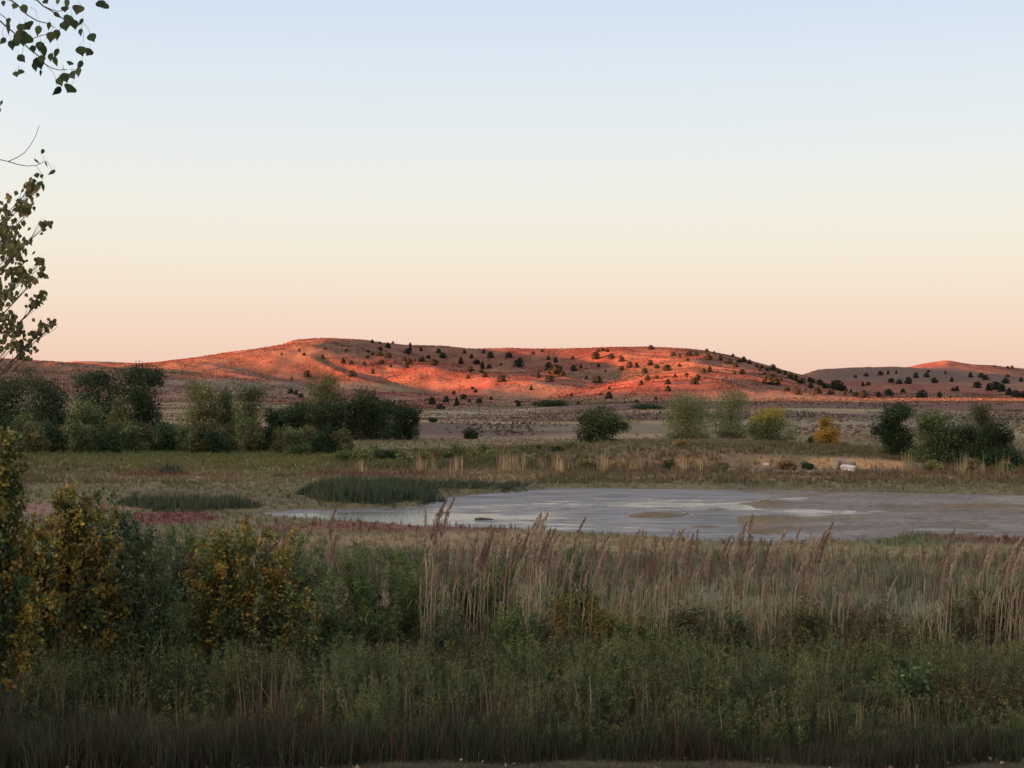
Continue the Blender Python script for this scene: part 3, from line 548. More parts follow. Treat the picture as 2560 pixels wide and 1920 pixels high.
# near side
def low_right(px, X, D): return .25 + .75 * sstep(-.15, .3, fbm(X / 1.6, D / 2.5, 99, 3))
blades(68000, 400, 2750, 34, 52, .25, .65, .018, [(.10, .11, .065), (.16, .14, .085), (.075, .095, .05), (.2, .16, .10)], 'meadow_grass', 'grey green meadow plants between the tall grasses and the pond', .25, low_right)
blades(44000, -700, 2900, 19.5, 22.9, .03, .12, .008, [(.06, .055, .04), (.05, .06, .035), (.09, .075, .055)], 'short_grass', 'short dark mown grass along the bottom edge', .5)
blades(150000, -700, 2900, 21.6, 24.9, .18, .62, .009, [(.07, .055, .042), (.05, .045, .035), (.09, .07, .05), (.06, .075, .038), (.055, .075, .036), (.045, .06, .03)], 'dry_grass', 'dark reddish brown dry grass at the foot of the goldenrod', .45, mask=lambda px, X, D: (D > 22.0 + .5 * fbm(X / 1.5, X * 0, 88, 3) + .25 * sstep(600, 1400, px)) * 1.0)
blades(88000, -600, 2800, 25, 33, .4, .85, .011, [(.06, .08, .035), (.08, .075, .04), (.10, .075, .05)], 'undergrowth', 'tangled green and brown undergrowth between the shrubs', .3)
blades(4500, -700, 2900, 23, 27, .7, 1.25, .010, [(.24, .18, .11), (.17, .13, .09)], 'dry_stalks', 'scattered pale dry stalks among the goldenrod', .18, tuft=2)
blades(7500, -700, 2900, 22.3, 25.8, .3, .9, .012, [(.13, .045, .035), (.16, .07, .05), (.10, .05, .04)], 'red_stalks', 'dark red dry stalks low among the foreground weeds', .2, mask=lambda px, X, D: (fbm(X / .8, D / 2, 151, 2) > .1) * 1.0, tuft=3)
def weeds(n, px0, px1, d0, d1, h0, h1, nl, ls, pal, name, label, tip=None, wts=None, mask=None):
    """upright leafy stalks with narrow leaves and a plume of small leaves at the top"""
    D = np.sqrt(rng.random(n) * (d1 ** 2 - d0 ** 2) + d0 ** 2); px = px0 + rng.random(n) * (px1 - px0); X = (px - CX) * D / F
    keep = vnoise(X / .5, D / .5, 101) > .28; X, D = X[keep], D[keep]; n = len(X)
    hh = (h0 + (h1 - h0) * rng.random(n)) * (.45 + .95 * fbm(X / 1.3, D / 1.3, 103, 2) * .5 + .45) * (.36 + .64 * sstep(22.5, 25.0, D + .8 * fbm(X / 1.2, X * 0, 107, 3))); Z = H(X, D)
    ln = rng.normal(size=(n, 2)) * .10; cb = pick(pal, n, wts, .2) * (.5 + 1.0 * vnoise(X / .7, D / .7, 105)[:, None])
    t = rng.random((n, nl)) ** .8 * .95 + .05
    Pt = np.stack([X[:, None] + ln[:, :1] * t * hh[:, None], D[:, None] + ln[:, 1:] * t * hh[:, None], Z[:, None] + t * hh[:, None]], -1)
    a = rng.random((n, nl)) * 6.283; r = ls * .5 * (1.15 - .5 * t); Pt[..., 0] += np.cos(a) * r; Pt[..., 1] += np.sin(a) * r
    ax = np.stack([np.cos(a), np.sin(a), .75 + 0 * a], -1).reshape(-1, 3)
    col = np.repeat(cb, nl, 0) * (1 + .15 * rng.normal(size=(n * nl, 1)))
    if tip is not None:
        tm = (t.reshape(-1) > .84) & (rng.random(n * nl) < .7); col[tm] = pick(tip, tm.sum())
    V, c = leaf_geo(Pt.reshape(-1, 3), ls * (1.2 - .55 * t.reshape(-1)), np.clip(col, .01, .8), .22, axis=ax, rnd=.35)
    s = .004; b = np.stack([X, D, Z], 1); tp = b + np.stack([ln[:, 0] * hh, ln[:, 1] * hh, hh], 1)
    sx = np.array([s, 0, 0]); SV = np.stack([b - sx, b + sx, tp + sx * .4, tp - sx * .4], 1).reshape(-1, 3); sc = np.repeat(np.clip(cb * .8, .01, .5), 4, 0)
    o = link(name, np_mesh(name, np.concatenate([V, SV]), quads(n * nl + n), np.concatenate([c, sc])), M_grass); return tag(o, label, None, None, 'stuff')
GR = [(.08, .115, .045), (.105, .13, .048), (.06, .10, .045), (.115, .12, .05)]
weeds(9800, -700, 2900, 22.8, 27.0, .75, 1.3, 56, .085, GR, 'goldenrod', 'waist high green goldenrod filling the foreground', [(.20, .175, .07), (.16, .165, .065), (.13, .15, .055)])
weeds(3800, -600, 2800, 26.5, 33.0, .55, 1.0, 50, .085, BRN + [(.075, .1, .04)], 'weeds', 'olive and brown weeds standing behind the goldenrod', [(.17, .12, .07)])

n_ = 160; D_ = 21.2 + 1.4 * rng.random(n_); X_ = (rng.random(n_) * 2300 - CX) * D_ / F
V_, c_ = leaf_geo(np.stack([X_, D_, H(X_, D_) + .02 + .06 * rng.random(n_)], 1), .05 + .04 * rng.random(n_), pick([(.30, .24, .16), (.22, .16, .10), (.14, .10, .06)], n_), .8, up=2)
tag(link('fallen_leaves', np_mesh('fallen_leaves', V_, quads(n_), c_), M_leaf), 'pale fallen leaves scattered along the bottom edge', None, None, 'stuff')
# ---------------------------------------------------------------- foreground shrubs and saplings
FG = 'shrubs and saplings in front of the pond'
def brush(name, label, cat, px, D, blobs, pal, n, size, wts=None, asp=.6, nb=60, spread=.5, leafr=.13, stemr=.012, drop=.45):
    """a many stemmed shrub: arching branches fan out from the base and carry leaves along their upper part"""
    loc = P(px, D); o3 = np.array(loc); root = empty(name, loc, label, cat, FG); k = D / F; B = np.array(blobs, float)
    vol = B[:, 2] * B[:, 3]; j = rng.choice(len(B), nb, p=vol / vol.sum())
    u = unit(rng.normal(size=(nb, 3))) * (rng.random((nb, 1)) ** .4) * 1.08
    E = np.stack([(B[j, 0] - CX) * k, np.full(nb, D), yz(D, B[j, 1])], 1) + u * np.stack([B[j, 2], B[j, 2] * .9, B[j, 3]], 1) * k
    E[:, 2] = np.maximum(E[:, 2], loc[2] + .35)
    xm = E[:, 0].mean(); S0 = o3 + np.stack([(E[:, 0] - o3[0]) * spread + rng.normal(size=nb) * .08, (E[:, 1] - D) * spread + rng.normal(size=nb) * .08, np.zeros(nb) - .05], 1)
    mb = MB(); Ps = []; Cs = []; Ax = []; m = n // nb; pa = np.array(pal, float)
    for i in range(nb):
        c1 = S0[i] * .5 + E[i] * .5; c1[2] += .18 * (E[i, 2] - S0[i, 2]) ; bow = rng.normal(size=3) * .07; bow[2] = 0
        def cur(t): t = np.asarray(t)[..., None]; return S0[i] * (1 - t) ** 2 + 2 * (c1 + bow) * t * (1 - t) + E[i] * t ** 2
        T_ = np.linspace(0, 1, 6); mb.tube(list(cur(T_) - o3), [stemr * (1 - .8 * t) for t in T_], 4)
        # short twigs; the leaves hang on them
        nt = 7; tt = drop + (1 - drop) * rng.random(nt) ** .8; tp = cur(tt); td = unit(rng.normal(size=(nt, 3)) + np.array([0, 0, .7]) + (E[i] - S0[i]) * .3) * leafr * (1 + rng.random((nt, 1))) * (1.25 - .6 * tt[:, None])
        if i % 2 == 0:
            for q in range(0, nt, 2): mb.tube([tp[q] - o3, tp[q] + td[q] - o3], [stemr * .3, stemr * .1], 3)
        q = rng.integers(0, nt, m); a = rng.random((m, 1)); p = tp[q] + td[q] * a * 1.1 + rng.normal(size=(m, 3)) * leafr * .28
        w0 = rng.choice(len(pa), 2, p=wts); ci = np.where(rng.random(m) < .62, w0[0], np.where(rng.random(m) < .5, w0[1], rng.choice(len(pa), m, p=wts)))
        Ps.append(p); Cs.append(np.clip(pa[ci] * 1.1 * (1 + rng.normal(size=(m, 1)) * .22) * (1 + .18 * rng.normal()), .006, .9)); Ax.append(td[q] / leafr)
    Pt = np.concatenate(Ps); Cl = np.concatenate(Cs); Ax = np.concatenate(Ax); kk = Pt[:, 2] > loc[2] + .03; Pt, Cl, Ax = Pt[kk], Cl[kk], Ax[kk]
    V, c = leaf_geo(Pt - o3, size * (.6 + .7 * rng.random(len(Pt))), Cl, asp, axis=Ax * .6 + np.array([0, 0, -.1]), rnd=.8)
    link('foliage', np_mesh('foliage', V, quads(len(Pt)), c), M_leaf, root); mb.build('branches', M_bark, root); return root
def S(name, label, px, D, blobs, pal, n, size, **k): return brush(name, label, 'shrub' if 'shrub' in name else 'tree', px, D, blobs, pal, n, size, **k)
GG = [(.075, .10, .045), (.10, .125, .05), (.05, .075, .035), (.12, .12, .05)]
S('cottonwood_sapling', 'cottonwood sapling with orange and yellow leaves, left of the willows', 130, 25.5, [(150, 1075, 60, 40), (195, 1110, 55, 50), (110, 1180, 100, 60), (215, 1200, 50, 60), (100, 1280, 130, 90), (215, 1310, 60, 80), (60, 1140, 50, 50)], ORG, 26000, .066, asp=.85, nb=150, wts=[.24, .22, .18, .16, .12, .08])
S('cottonwood_sapling', 'green topped sapling growing through the orange one', 250, 26.5, [(185, 1030, 22, 26), (205, 1075, 22, 28), (265, 1130, 42, 70), (300, 1210, 46, 80), (310, 1310, 55, 70)], [(.075, .12, .055), (.10, .14, .06), (.15, .18, .10), (.055, .09, .045)], 6500, .075, asp=.7, nb=60)
S('cottonwood_sapling', 'yellow leaved sapling cut by the left edge of the picture', -120, 22.8, [(20, 905, 42, 40), (40, 930, 44, 30), (0, 985, 60, 60), (-20, 1060, 80, 70), (20, 1110, 60, 70), (-10, 1210, 90, 90), (20, 1320, 90, 90)], ORG, 20000, .064, asp=.85, nb=95, wts=[.06, .12, .22, .3, .22, .08])
S('willow_shrub', 'grey green shrub in the gap right of the orange sapling', 385, 29, [(390, 1210, 70, 60), (420, 1290, 70, 80), (350, 1360, 80, 60)], [(.065, .085, .045), (.09, .10, .055), (.045, .065, .04)], 7500, .075, asp=.35, nb=70)
S('autumn_shrub', 'yellow and green leaved shrub with orange leaves on its right side', 520, 27.5, [(500, 1165, 60, 40), (550, 1150, 50, 36), (590, 1200, 60, 60), (450, 1230, 70, 60), (620, 1250, 60, 80), (520, 1300, 120, 90), (640, 1340, 60, 80), (440, 1350, 90, 70)], [(.30, .23, .05), (.28, .18, .04), (.12, .16, .055), (.08, .11, .045), (.13, .15, .05), (.17, .09, .05)], 28000, .062, asp=.75, nb=170, wts=[.22, .17, .2, .17, .16, .08])
S('willow_shrub', 'large dark green willow shrub left of the plumed reeds', 820, 30.5, [(840, 1200, 85, 45), (760, 1225, 70, 50), (900, 1235, 60, 60), (800, 1300, 130, 80), (900, 1330, 90, 80), (720, 1350, 80, 60)], WIL, 17000, .085, asp=.24, nb=140)
S('willow_shrub', 'short olive willow shrub between the autumn shrub and the large willow', 690, 29, [(680, 1290, 50, 50), (700, 1360, 70, 60)], WIL + BRN, 5500, .08, asp=.28, nb=50)
S('willow_shrub', 'green willow shrub among the left plumed reeds', 1060, 32, [(1010, 1270, 60, 50), (1070, 1260, 60, 60), (1050, 1340, 90, 70)], WIL, 11000, .085, asp=.26, nb=90)
S('willow_shrub', 'narrow bright green willow shrub above the yellow one', 1240, 32.5, [(1250, 1225, 30, 40), (1225, 1290, 50, 50)], [(.07, .12, .045), (.09, .14, .05)], 4500, .08, asp=.28, nb=44)
S('willow_shrub', 'yellowing willow shrub in the middle of the plumed reeds', 1280, 30.5, [(1240, 1320, 60, 50), (1320, 1350, 70, 60), (1260, 1400, 90, 50)], [(.24, .19, .05), (.18, .17, .05), (.10, .12, .045), (.28, .18, .04)], 9000, .08, asp=.26, nb=80)
S('willow_shrub', 'olive willow shrub behind the middle reed stalks', 1500, 33, [(1440, 1350, 80, 55), (1540, 1370, 90, 55)], BRN + WIL, 8500, .08, asp=.28, nb=80)
S('willow_shrub', 'brown tinged willow shrub right of the tall reed clump', 1800, 32, [(1700, 1370, 80, 60), (1800, 1345, 90, 55), (1880, 1380, 80, 60)], BRN + OLV, 11000, .08, asp=.28, nb=100)
S('willow_shrub', 'wide olive brown willow shrub near the right edge', 2080, 30, [(2000, 1370, 90, 60), (2080, 1330, 90, 60), (2180, 1320, 80, 80), (2120, 1430, 120, 80)], BRN + OLV, 17000, .08, asp=.28, nb=140)
S('cottonwood_sapling', 'small light green sapling in the goldenrod at the right', 1955, 24.5, [(1955, 1430, 30, 34), (1985, 1480, 40, 40), (1935, 1500, 30, 40)], [(.09, .14, .06), (.11, .15, .055), (.07, .11, .045)], 1300, .07, asp=.75, nb=22, stemr=.006)
S('willow_shrub', 'dark green shrub filling the space right of the orange sapling', 320, 25.6, [(320, 1200, 50, 60), (330, 1290, 80, 80), (300, 1360, 90, 60)], GG + WIL[:2], 9000, .07, asp=.4, nb=90)
S('willow_shrub', 'wide green shrub behind the gap left of the autumn shrub', 420, 31.5, [(380, 1175, 70, 40), (440, 1200, 80, 60), (640, 1180, 70, 45), (660, 1240, 90, 60)], WIL, 12000, .08, asp=.28, nb=110)
for (px, top, w, pal, lab) in [(960, 1370, 60, GG, 'green shrub before the first reed clumps left of the middle'), (1110, 1340, 66, WIL, 'leafy green shrub before the middle reed stand'), (1190, 1375, 50, BRN, 'brownish shrub below the narrow bright green willow'), (1370, 1360, 60, WIL + OLV, 'olive shrub before the tall tan reed stand'),
    (1480, 1335, 56, BRN + GG, 'brown green shrub in the middle of the tall tan reeds'), (1600, 1365, 64, GG, 'green shrub below the darkest plumes'), (1740, 1330, 60, BRN + OLV, 'brown olive shrub at the feet of the leaning reeds'), (1900, 1350, 66, BRN, 'brown shrub left of the light green sapling'), (2040, 1385, 60, GG, 'low green shrub before the wide olive willow')]:
    S('willow_shrub', lab, px, 27.8, [(px, top, w * .7, 50), (px + 15, top + 70, w * 1.25, 70)], pal, 6500, .075, asp=.3, nb=70)
GS = 'leafy weed bushes of the foreground'
for i, (px, D, w, h, pal, lab) in enumerate([(60, 24, 120, 60, GG, 'dark green weed bush at the bottom left corner'), (250, 24.5, 110, 70, GG, 'olive weed bush below the orange sapling'), (430, 24.3, 90, 56, GG, 'low weed bush below the gap between the saplings'), (690, 24.6, 90, 60, GG, 'green weed bush below the autumn shrub'),
    (930, 24.2, 110, 66, GG, 'bright green goldenrod bush left of the middle'), (1180, 24.4, 90, 56, GG, 'goldenrod bush under the yellowing willow'), (1400, 24.2, 110, 64, GG, 'yellow green goldenrod bush under the tall reeds'), (1620, 24.6, 100, 70, GG, 'tall rounded goldenrod bush right of the middle'), (1800, 24.3, 90, 62, GG, 'rounded goldenrod bush left of the light green sapling'), (2130, 24.2, 120, 76, BRN, 'dark brown weed bush at the bottom right')]):
    yb = HY + (CAMZ - .28) * F / D
    o = brush('weed_bush', lab, 'bush', px, D, [(px, yb - h * 1.55, w, h * 1.1), (px + 20, yb - h * .8, w * 1.1, h)], pal, 6500, .06, asp=.3, nb=90, spread=.85, leafr=.09, stemr=.006, drop=.3); o['group'] = GS

# ---------------------------------------------------------------- plumed tall grasses
def stalk_protos(k):
    """a cane two thirds bare and its feathery drooping seed head; unit height"""
    a = .05 + .05 * rng.random(); dr = .035 + .06 * rng.random()
    def ax(t): return np.array([a * t ** 2 * .9 + dr * max(0, (t - .75) / .25) ** 2 * .8, .01 * math.sin(t * 6 + k), t * (1 - .02 * max(0, (t - .8) / .2) ** 2)])
    mb = MB(); T_ = np.linspace(0, .86, 8); mb.tube([ax(t) for t in T_], [.0025 - .0014 * t for t in T_], 4)
    for j in range(3):                                           # a few blade leaves on the cane
        t0 = .12 + .17 * j + .05 * rng.random(); p = ax(t0); d = rng.random() * 6.28; L = .16 + .1 * rng.random(); b = len(mb.v)
        e = np.array([math.cos(d), math.sin(d), 0]); sd = np.array([-e[1], e[0], 0]) * .003
        for q, (r, zz, w) in enumerate([(0, 0, .6), (.35, .6, 1), (.8, .75, .7), (1.1, .45, .1)]): c = p + e * L * r * .5 + np.array([0, 0, L * zz]); mb.v += [Vector(c - sd * w), Vector(c + sd * w)]
        for q in range(3): mb.f.append((b + 2*q, b + 2*q + 1, b + 2*q + 3, b + 2*q + 2))
    me = bpy.data.meshes.new('stalk'); me.from_pydata(mb.v, [], mb.f); me.update(); me.materials.append(M_stem)
    n = 170; t = .76 + .24 * rng.random(n); u = (t - .76) / .24
    w = .0085 * np.sin(np.clip(u, 0, 1) ** .7 * math.pi) + .002
    c = np.array([ax(q) for q in t]); g = rng.normal(size=(n, 3)) * w[:, None] * np.array([.7, .7, .3]); g[:, 0] += w * .5; Pt = c + g
    pal = [[(.33, .235, .18), (.27, .19, .145), (.37, .28, .205)], [(.25, .165, .13), (.21, .135, .11)], [(.40, .32, .23), (.34, .265, .19)]][k % 3]
    V, cc = leaf_geo(Pt, .022 + .012 * rng.random(n), pick(pal, n, jit=.2), .2, axis=np.array([.35, 0, .9]), rnd=.45)
    mp = np_mesh('plume', V, quads(n), cc); mp.materials.append(M_grass); return me, mp
SP = [stalk_protos(k) for k in range(9)]
CL = [  # px, spread, D, number of stalks, top row, label
 (610, 14, 36, 7, 1128, 'drooping pale grass clump left of the pond foot'), (650, 16, 36, 8, 1140, 'feathery pinkish grass clump above the autumn shrub'), (690, 14, 35, 5, 1160, 'short pinkish grass clump beside the dark willow shrub'),
 (712, 2, 33, 1, 1092, 'single thin tan stalk against the bright water'), (926, 5, 29, 4, 1090, 'tall lone grass group standing clear of the dark willow shrub'), (952, 16, 30, 7, 1175, 'tan grass clump right of the tall lone group'),
 (985, 14, 31, 6, 1180, 'pinkish grass clump, first of the dense purple stand'), (1020, 14, 30, 6, 1165, 'thin grass clump with a dark plume above the green willow'), (1050, 14, 31, 7, 1150, 'dark plumed grass clump before the log in the pond'), (1090, 14, 30, 8, 1150, 'dense purple grass clump in the middle stand'),
 (1120, 12, 31, 7, 1140, 'leaning purple grass clump of the middle stand'), (1150, 10, 29, 8, 1118, 'tallest purple grass clump with plumes crossing the water'), (1185, 14, 31, 7, 1160, 'pale purple grass clump right of the tallest purple one'), (1220, 14, 31, 6, 1175, 'loose grass clump left of the bright green willow'),
 (1250, 9, 30, 4, 1128, 'dark narrow grass group over the bright green willow'), (1290, 14, 32, 5, 1185, 'short grass clump above the yellowing willow'), (1330, 13, 31, 7, 1165, 'grass clump at the left side of the tall tan stand'), (1365, 14, 30, 8, 1150, 'tan stalked grass clump right of the yellowing willow'),
 (1400, 14, 30, 8, 1165, 'dense tan grass clump, second right of the yellowing willow'), (1440, 14, 29.5, 8, 1150, 'tall tan grass clump left of the mud streak'), (1475, 13, 31, 7, 1160, 'purple tipped grass clump in the tan stand'), (1510, 12, 31, 5, 1185, 'low thin grass clump between two tall tan ones'),
 (1550, 12, 30, 6, 1165, 'grass clump left of the darkest tall plumes'), (1590, 8, 28.5, 7, 1125, 'darkest and tallest plumes right of the middle'), (1640, 11, 29.5, 8, 1145, 'pale plumed grass clump right of the darkest plumes'), (1675, 12, 31, 6, 1170, 'thin grass clump behind the pale plumed one'),
 (1705, 12, 31, 6, 1185, 'short tan grass clump before the right mud flat'), (1735, 12, 29.5, 9, 1150, 'thick leaning grass clump, left half of the big right stand'), (1765, 12, 29.5, 9, 1140, 'thick leaning grass clump, right half of the big right stand'), (1800, 9, 30, 5, 1175, 'narrow purple grass clump right of the big right stand'),
 (1832, 10, 31, 4, 1240, 'short pink grass clump in the green meadow'), (1880, 5, 30, 2, 1242, 'two light plumes close together over the brown willow'), (1912, 4, 30, 2, 1250, 'pair of low light plumes right of the close pair'), (1995, 6, 29, 3, 1170, 'thin grass group before the dark mud edge'),
 (2042, 8, 27.5, 5, 1160, 'tall straight grass group with a pale tip near the right'), (2090, 10, 30, 3, 1240, 'low sparse grass group above the wide olive willow'), (2145, 12, 29.5, 7, 1165, 'pale plumed grass clump near the right edge'), (2180, 12, 29, 8, 1158, 'dense purple grass clump second from the right edge'), (2215, 12, 29, 7, 1165, 'purple grass clump cut by the right edge')]
for (px, sp, D, n, top, lab) in CL:
    D = D + .0; loc = P(px, D)
    root = empty('reed_clump', loc, lab, 'reed clump', 'tall plumed reed clumps')
    for j in range(n if n < 3 else int(n * 1.45)):
        ox = rng.normal() * sp * 1.15 * D / F; oy = rng.normal() * .25
        y = top + (abs(rng.normal()) * 70 if j else 0); hgt = yz(D, y) - loc[2]
        ms, mp = SP[rng.integers(0, 9)]
        if 'dark' in lab and rng.random() < .7: ms, mp = SP[[1, 4, 7][rng.integers(0, 3)]]
        a = bpy.data.objects.new('stalk', ms); C.objects.link(a); a.parent = root; a.location = (ox, oy, -.02)
        a.scale = (hgt * .98, hgt * .98, hgt * 1.06); a.rotation_euler = (0, rng.normal() * .03, rng.normal() * .9)
        b = bpy.data.objects.new('plume', mp); C.objects.link(b); b.parent = a

# ---------------------------------------------------------------- cottonwoods overhanging from the left
def delta_leaf(center, w, h, tip, tilt, col, D):
    """a heart shaped cottonwood leaf; w, h in metres, tip = direction of its point in the picture plane"""
    pts = [(0, -.50), (.17, -.46), (.40, -.36), (.50, -.14), (.44, .06), (.27, .25), (.12, .40), (.05, .55), (-.05, .55), (-.12, .40), (-.27, .25), (-.44, .06), (-.50, -.14), (-.40, -.36), (-.17, -.46)]
    d = np.array([math.sin(tip), 0, -math.cos(tip)]); s = np.array([math.cos(tip), 0, math.sin(tip)]); nrm = np.array([0, 1.0, 0])
    out = [np.array(center)]
    for (a, b) in pts:
        q = np.array(center) + s * a * w + d * b * h + nrm * (abs(a) * w * .5 * tilt + a * w * tilt * .6 + b * h * tilt * .3)
        out.append(q)
    return out
def leafset(items):
    V = []; Fc = []; Cc = []
    for it in items:
        q = delta_leaf(*it); b = len(V); V += q; m = len(q) - 1
        Fc += [(b, b + 1 + i, b + 1 + (i + 1) % m) for i in range(m)]; Cc += [it[5]] * len(q)
        t = q[1]; L_ = it[2] * .9; e = t + np.array([rng.normal() * .3, rng.normal() * .2, .9]) * L_; w_ = max(.0007, it[1] * .015); b = len(V)      # its stalk
        V += [t + np.array([-w_, 0, 0]), t + np.array([w_, 0, 0]), e]; Fc.append((b, b + 1, b + 2)); Cc += [np.array([.10, .09, .05])] * 3
    return np_mesh('leaves', np.array(V), np.array(Fc), np.array(Cc))
LEAVES = '''125,55,60,46 210,80,70,85 400,10,74,45 500,18,42,46 578,30,44,80 560,78,70,50 680,85,125,82 590,180,110,95 560,225,90,80 640,210,70,80 700,190,36,66 697,280,42,66 795,325,86,76 700,440,90,80 765,450,80,66 870,35,85,66 915,55,60,50 495,130,38,76 440,320,85,90 490,300,66,90 235,225,130,66 180,240,70,70 330,265,60,86 160,320,90,110 130,370,70,70 200,300,80,70 240,340,85,80 185,350,60,90 100,390,60,80 25,355,52,70 70,240,34,110 75,180,50,50 345,400,80,80 375,440,60,110 185,505,68,78 335,545,96,100 300,580,44,76 360,510,66,66 440,495,60,76 488,460,54,86 478,530,46,86 140,640,60,46 182,620,60,40 605,547,66,34 690,560,46,80 680,625,60,80 630,650,80,70 560,670,84,80 520,705,80,80 600,765,110,70 490,785,50,100 350,630,20,50 423,225,40,70 285,425,56,66 345,385,50,50
367,1310,34,46 320,1395,16,60 400,1420,16,50 447,1490,34,74 320,1516,56,44 362,1524,40,40 350,1590,46,56 372,1620,26,66 10,890,22,46 0,955,20,40 30,30,40,50 -60,300,80,80 -90,200,90,80 -40,120,70,60 -120,420,90,90 -60,520,70,80 -150,100,90,90'''
TW = ['0,180 60,235 130,290 200,370 260,430 330,480 390,555 450,590 510,605 580,600', '320,0 370,50 430,85 490,120 540,160 600,190 690,200', '90,0 150,40 230,125 320,180 420,205 470,240', '-40,100 0,120 60,165 100,175', '370,50 440,80 500,98 560,90 600,60', '200,370 290,330 360,305 440,290 500,270 530,240', '-60,1360 0,1380 70,1395 150,1360 210,1320 260,1260 310,1170 340,1080', '70,1395 150,1420 230,1435 310,1430 380,1400 400,1390',
      '-200,20 -100,90 0,180', '310,1430 340,1470 355,1510', '370,1400 375,1340', '400,1390 440,1440 447,1470', '720,200 765,250 780,290', '700,190 722,300 725,395', '390,555 470,640 490,740', '190,470 200,420 215,395', '260,60 310,90 325,170', '155,600 165,560', '30,320 22,270 40,220', '550,600 545,560 560,640', '600,600 660,600 680,560']
def zp(x, y, D): return np.array([(x * .25 - CX) * D / F, D, yz(D, y * .25)])
D1 = 8.6
t1 = empty('cottonwood_tree', (-5.0, 9.0, float(H(-5.0, 9.0))), 'near cottonwood whose large dark leaves hang into the upper left corner', 'tree', 'cottonwoods at the left edge'); o1 = np.array(t1.location)
items = []; mbt = MB()
for q in LEAVES.split():
    x, y, w, h = map(float, q.split(',')); k = D1 / F * .25; dep = D1 + rng.normal() * .12
    items.append((zp(x, y, dep) - o1, w * k * 1.04, h * k * 1.04, rng.normal() * .45, rng.normal() * .5, pick([(.045, .065, .03), (.035, .05, .026), (.06, .085, .03)], 1)[0], dep))
    
link('leaves', leafset(items), M_leaf, t1)
for i, tw in enumerate(TW):
    pts = [zp(*map(float, q.split(',')), D1) - o1 for q in tw.split()]
    r = .0042 if i in (0, 1, 2, 8) else .0026 if i in (3, 4, 5, 6, 7) else .0011
    MB().tube(pts, [r * (1 - .6 * j / len(pts)) for j in range(len(pts))], 5).build('twig', M_twig, t1)
# limbs from the trunk out of the picture to those twigs, and more leaves round them
trunk1 = [np.array([0, 0, -.2]), np.array([.1, .05, 1.5]), np.array([-.05, .1, 3.2]), np.array([.15, 0, 5.0]), np.array([.1, .1, 7.0])]
MB().tube(trunk1, [.24, .19, .15, .11, .04], 10).build('trunk', M_bark, t1)
mb1 = MB()
for e, s0 in [(zp(-200, 20, D1) - o1, trunk1[2]), (zp(320, 0, D1) - o1, trunk1[3]), (zp(90, 0, D1) - o1, trunk1[3]), (zp(-60, 1360, D1) - o1, trunk1[1]), (zp(-40, 100, D1) - o1, trunk1[3])]:
    md = (e + s0) / 2 + np.array([0, 0, .35]); mb1.tube([s0, md, e], [.035, .02, .0042], 6)
mb1.build('limbs', M_bark, t1)
n = 1500; cc = np.array([[-1.1, .2, 3.2], [-.2, 1.0, 5.2], [-1.4, 1, 5.8], [-.6, -.9, 5.5], [-1.6, -.2, 4.4], [-.1, -.4, 6.6]])
Pt = cc[rng.integers(0, 6, n)] + rng.normal(size=(n, 3)) * .5; Pt = Pt[(Pt[:, 0] + o1[0]) < -.335 * (Pt[:, 1] + o1[1])]
V, c = leaf_geo(Pt, .08, pick(DKG, len(Pt)), .85); link('upper_leaves', np_mesh('leaves', V, quads(len(Pt)), c), M_leaf, t1)
# second cottonwood, further back
D2 = 21.0
B2 = '''30,398,16,16 8,430,26,20 50,395,12,14 35,450,16,14 72,478,14,12 10,478,24,16 48,510,16,10 8,525,24,18 30,550,26,16 60,542,12,10 70,562,10,8 15,585,30,18 48,590,16,12 62,612,16,8 84,590,10,10 30,622,22,14 5,640,24,16 50,640,16,12 85,640,12,12 68,655,14,12 25,665,24,16 5,700,24,18 40,690,22,12 95,705,14,10 115,700,8,12 45,722,18,10 75,722,12,8 20,745,24,16 50,750,14,10 30,770,16,8 -30,500,60,70 -60,600,70,70 -50,720,70,60 -60,820,70,50 -100,420,60,50'''
t2 = empty('cottonwood_tree', P(-190, D2), 'cottonwood with small greenish leaves against the sky along the left edge', 'tree', 'cottonwoods at the left edge'); o2 = np.array(t2.location)
items = []; mb2 = MB(); base = np.array([0, 0, 0.]); kk = D2 / F
tr2 = [np.array([0, 0, -.2]), np.array([.1, .1, 1.6]), np.array([0, .05, 3.2]), np.array([.1, 0, 4.8]), np.array([.05, 0, 6.6]), np.array([.1, 0, 8.4])]
for q in B2.split():
    x, y, rx, ry = map(float, q.split(',')); m = int(rx * ry / 15) + 6; c0 = np.array([(x - CX) * kk, D2 + rng.normal() * .4, yz(D2, y)]) - o2
    for i in range(m):
        p = c0 + rng.normal(size=3) * np.array([rx, rx, ry]) * kk * .55
        w = .062 * (.7 + .5 * rng.random())
        items.append((p, w * (.55 + .5 * rng.random()), w * 1.1, rng.normal() * .7, rng.normal() * .8, pick([(.17, .15, .06), (.12, .12, .045), (.19, .13, .06), (.09, .10, .04)], 1)[0], D2))
    hz = np.clip(c0[2] - .9 - .3 * abs(c0[0]), .3, 8); s0 = np.array([.05, .05, hz]); e = c0 + np.array([rx * kk * .5, 0, ry * kk * .3])
    md = s0 * .45 + e * .55 + np.array([0, 0, -.12]); mb2.tube([s0, md, e], [.016, .009, .003], 5)
    for i in range(3):
        en = c0 + rng.normal(size=3) * np.array([rx, rx, ry]) * kk * .6; mb2.tube([md * .3 + e * .7, en], [.004, .002], 4)
link('leaves', leafset(items), M_leaf, t2)
MB().tube(tr2, [.13, .11, .09, .07, .045, .015], 9).build('trunk', M_bark, t2); mb2.build('limbs', M_bark, t2)

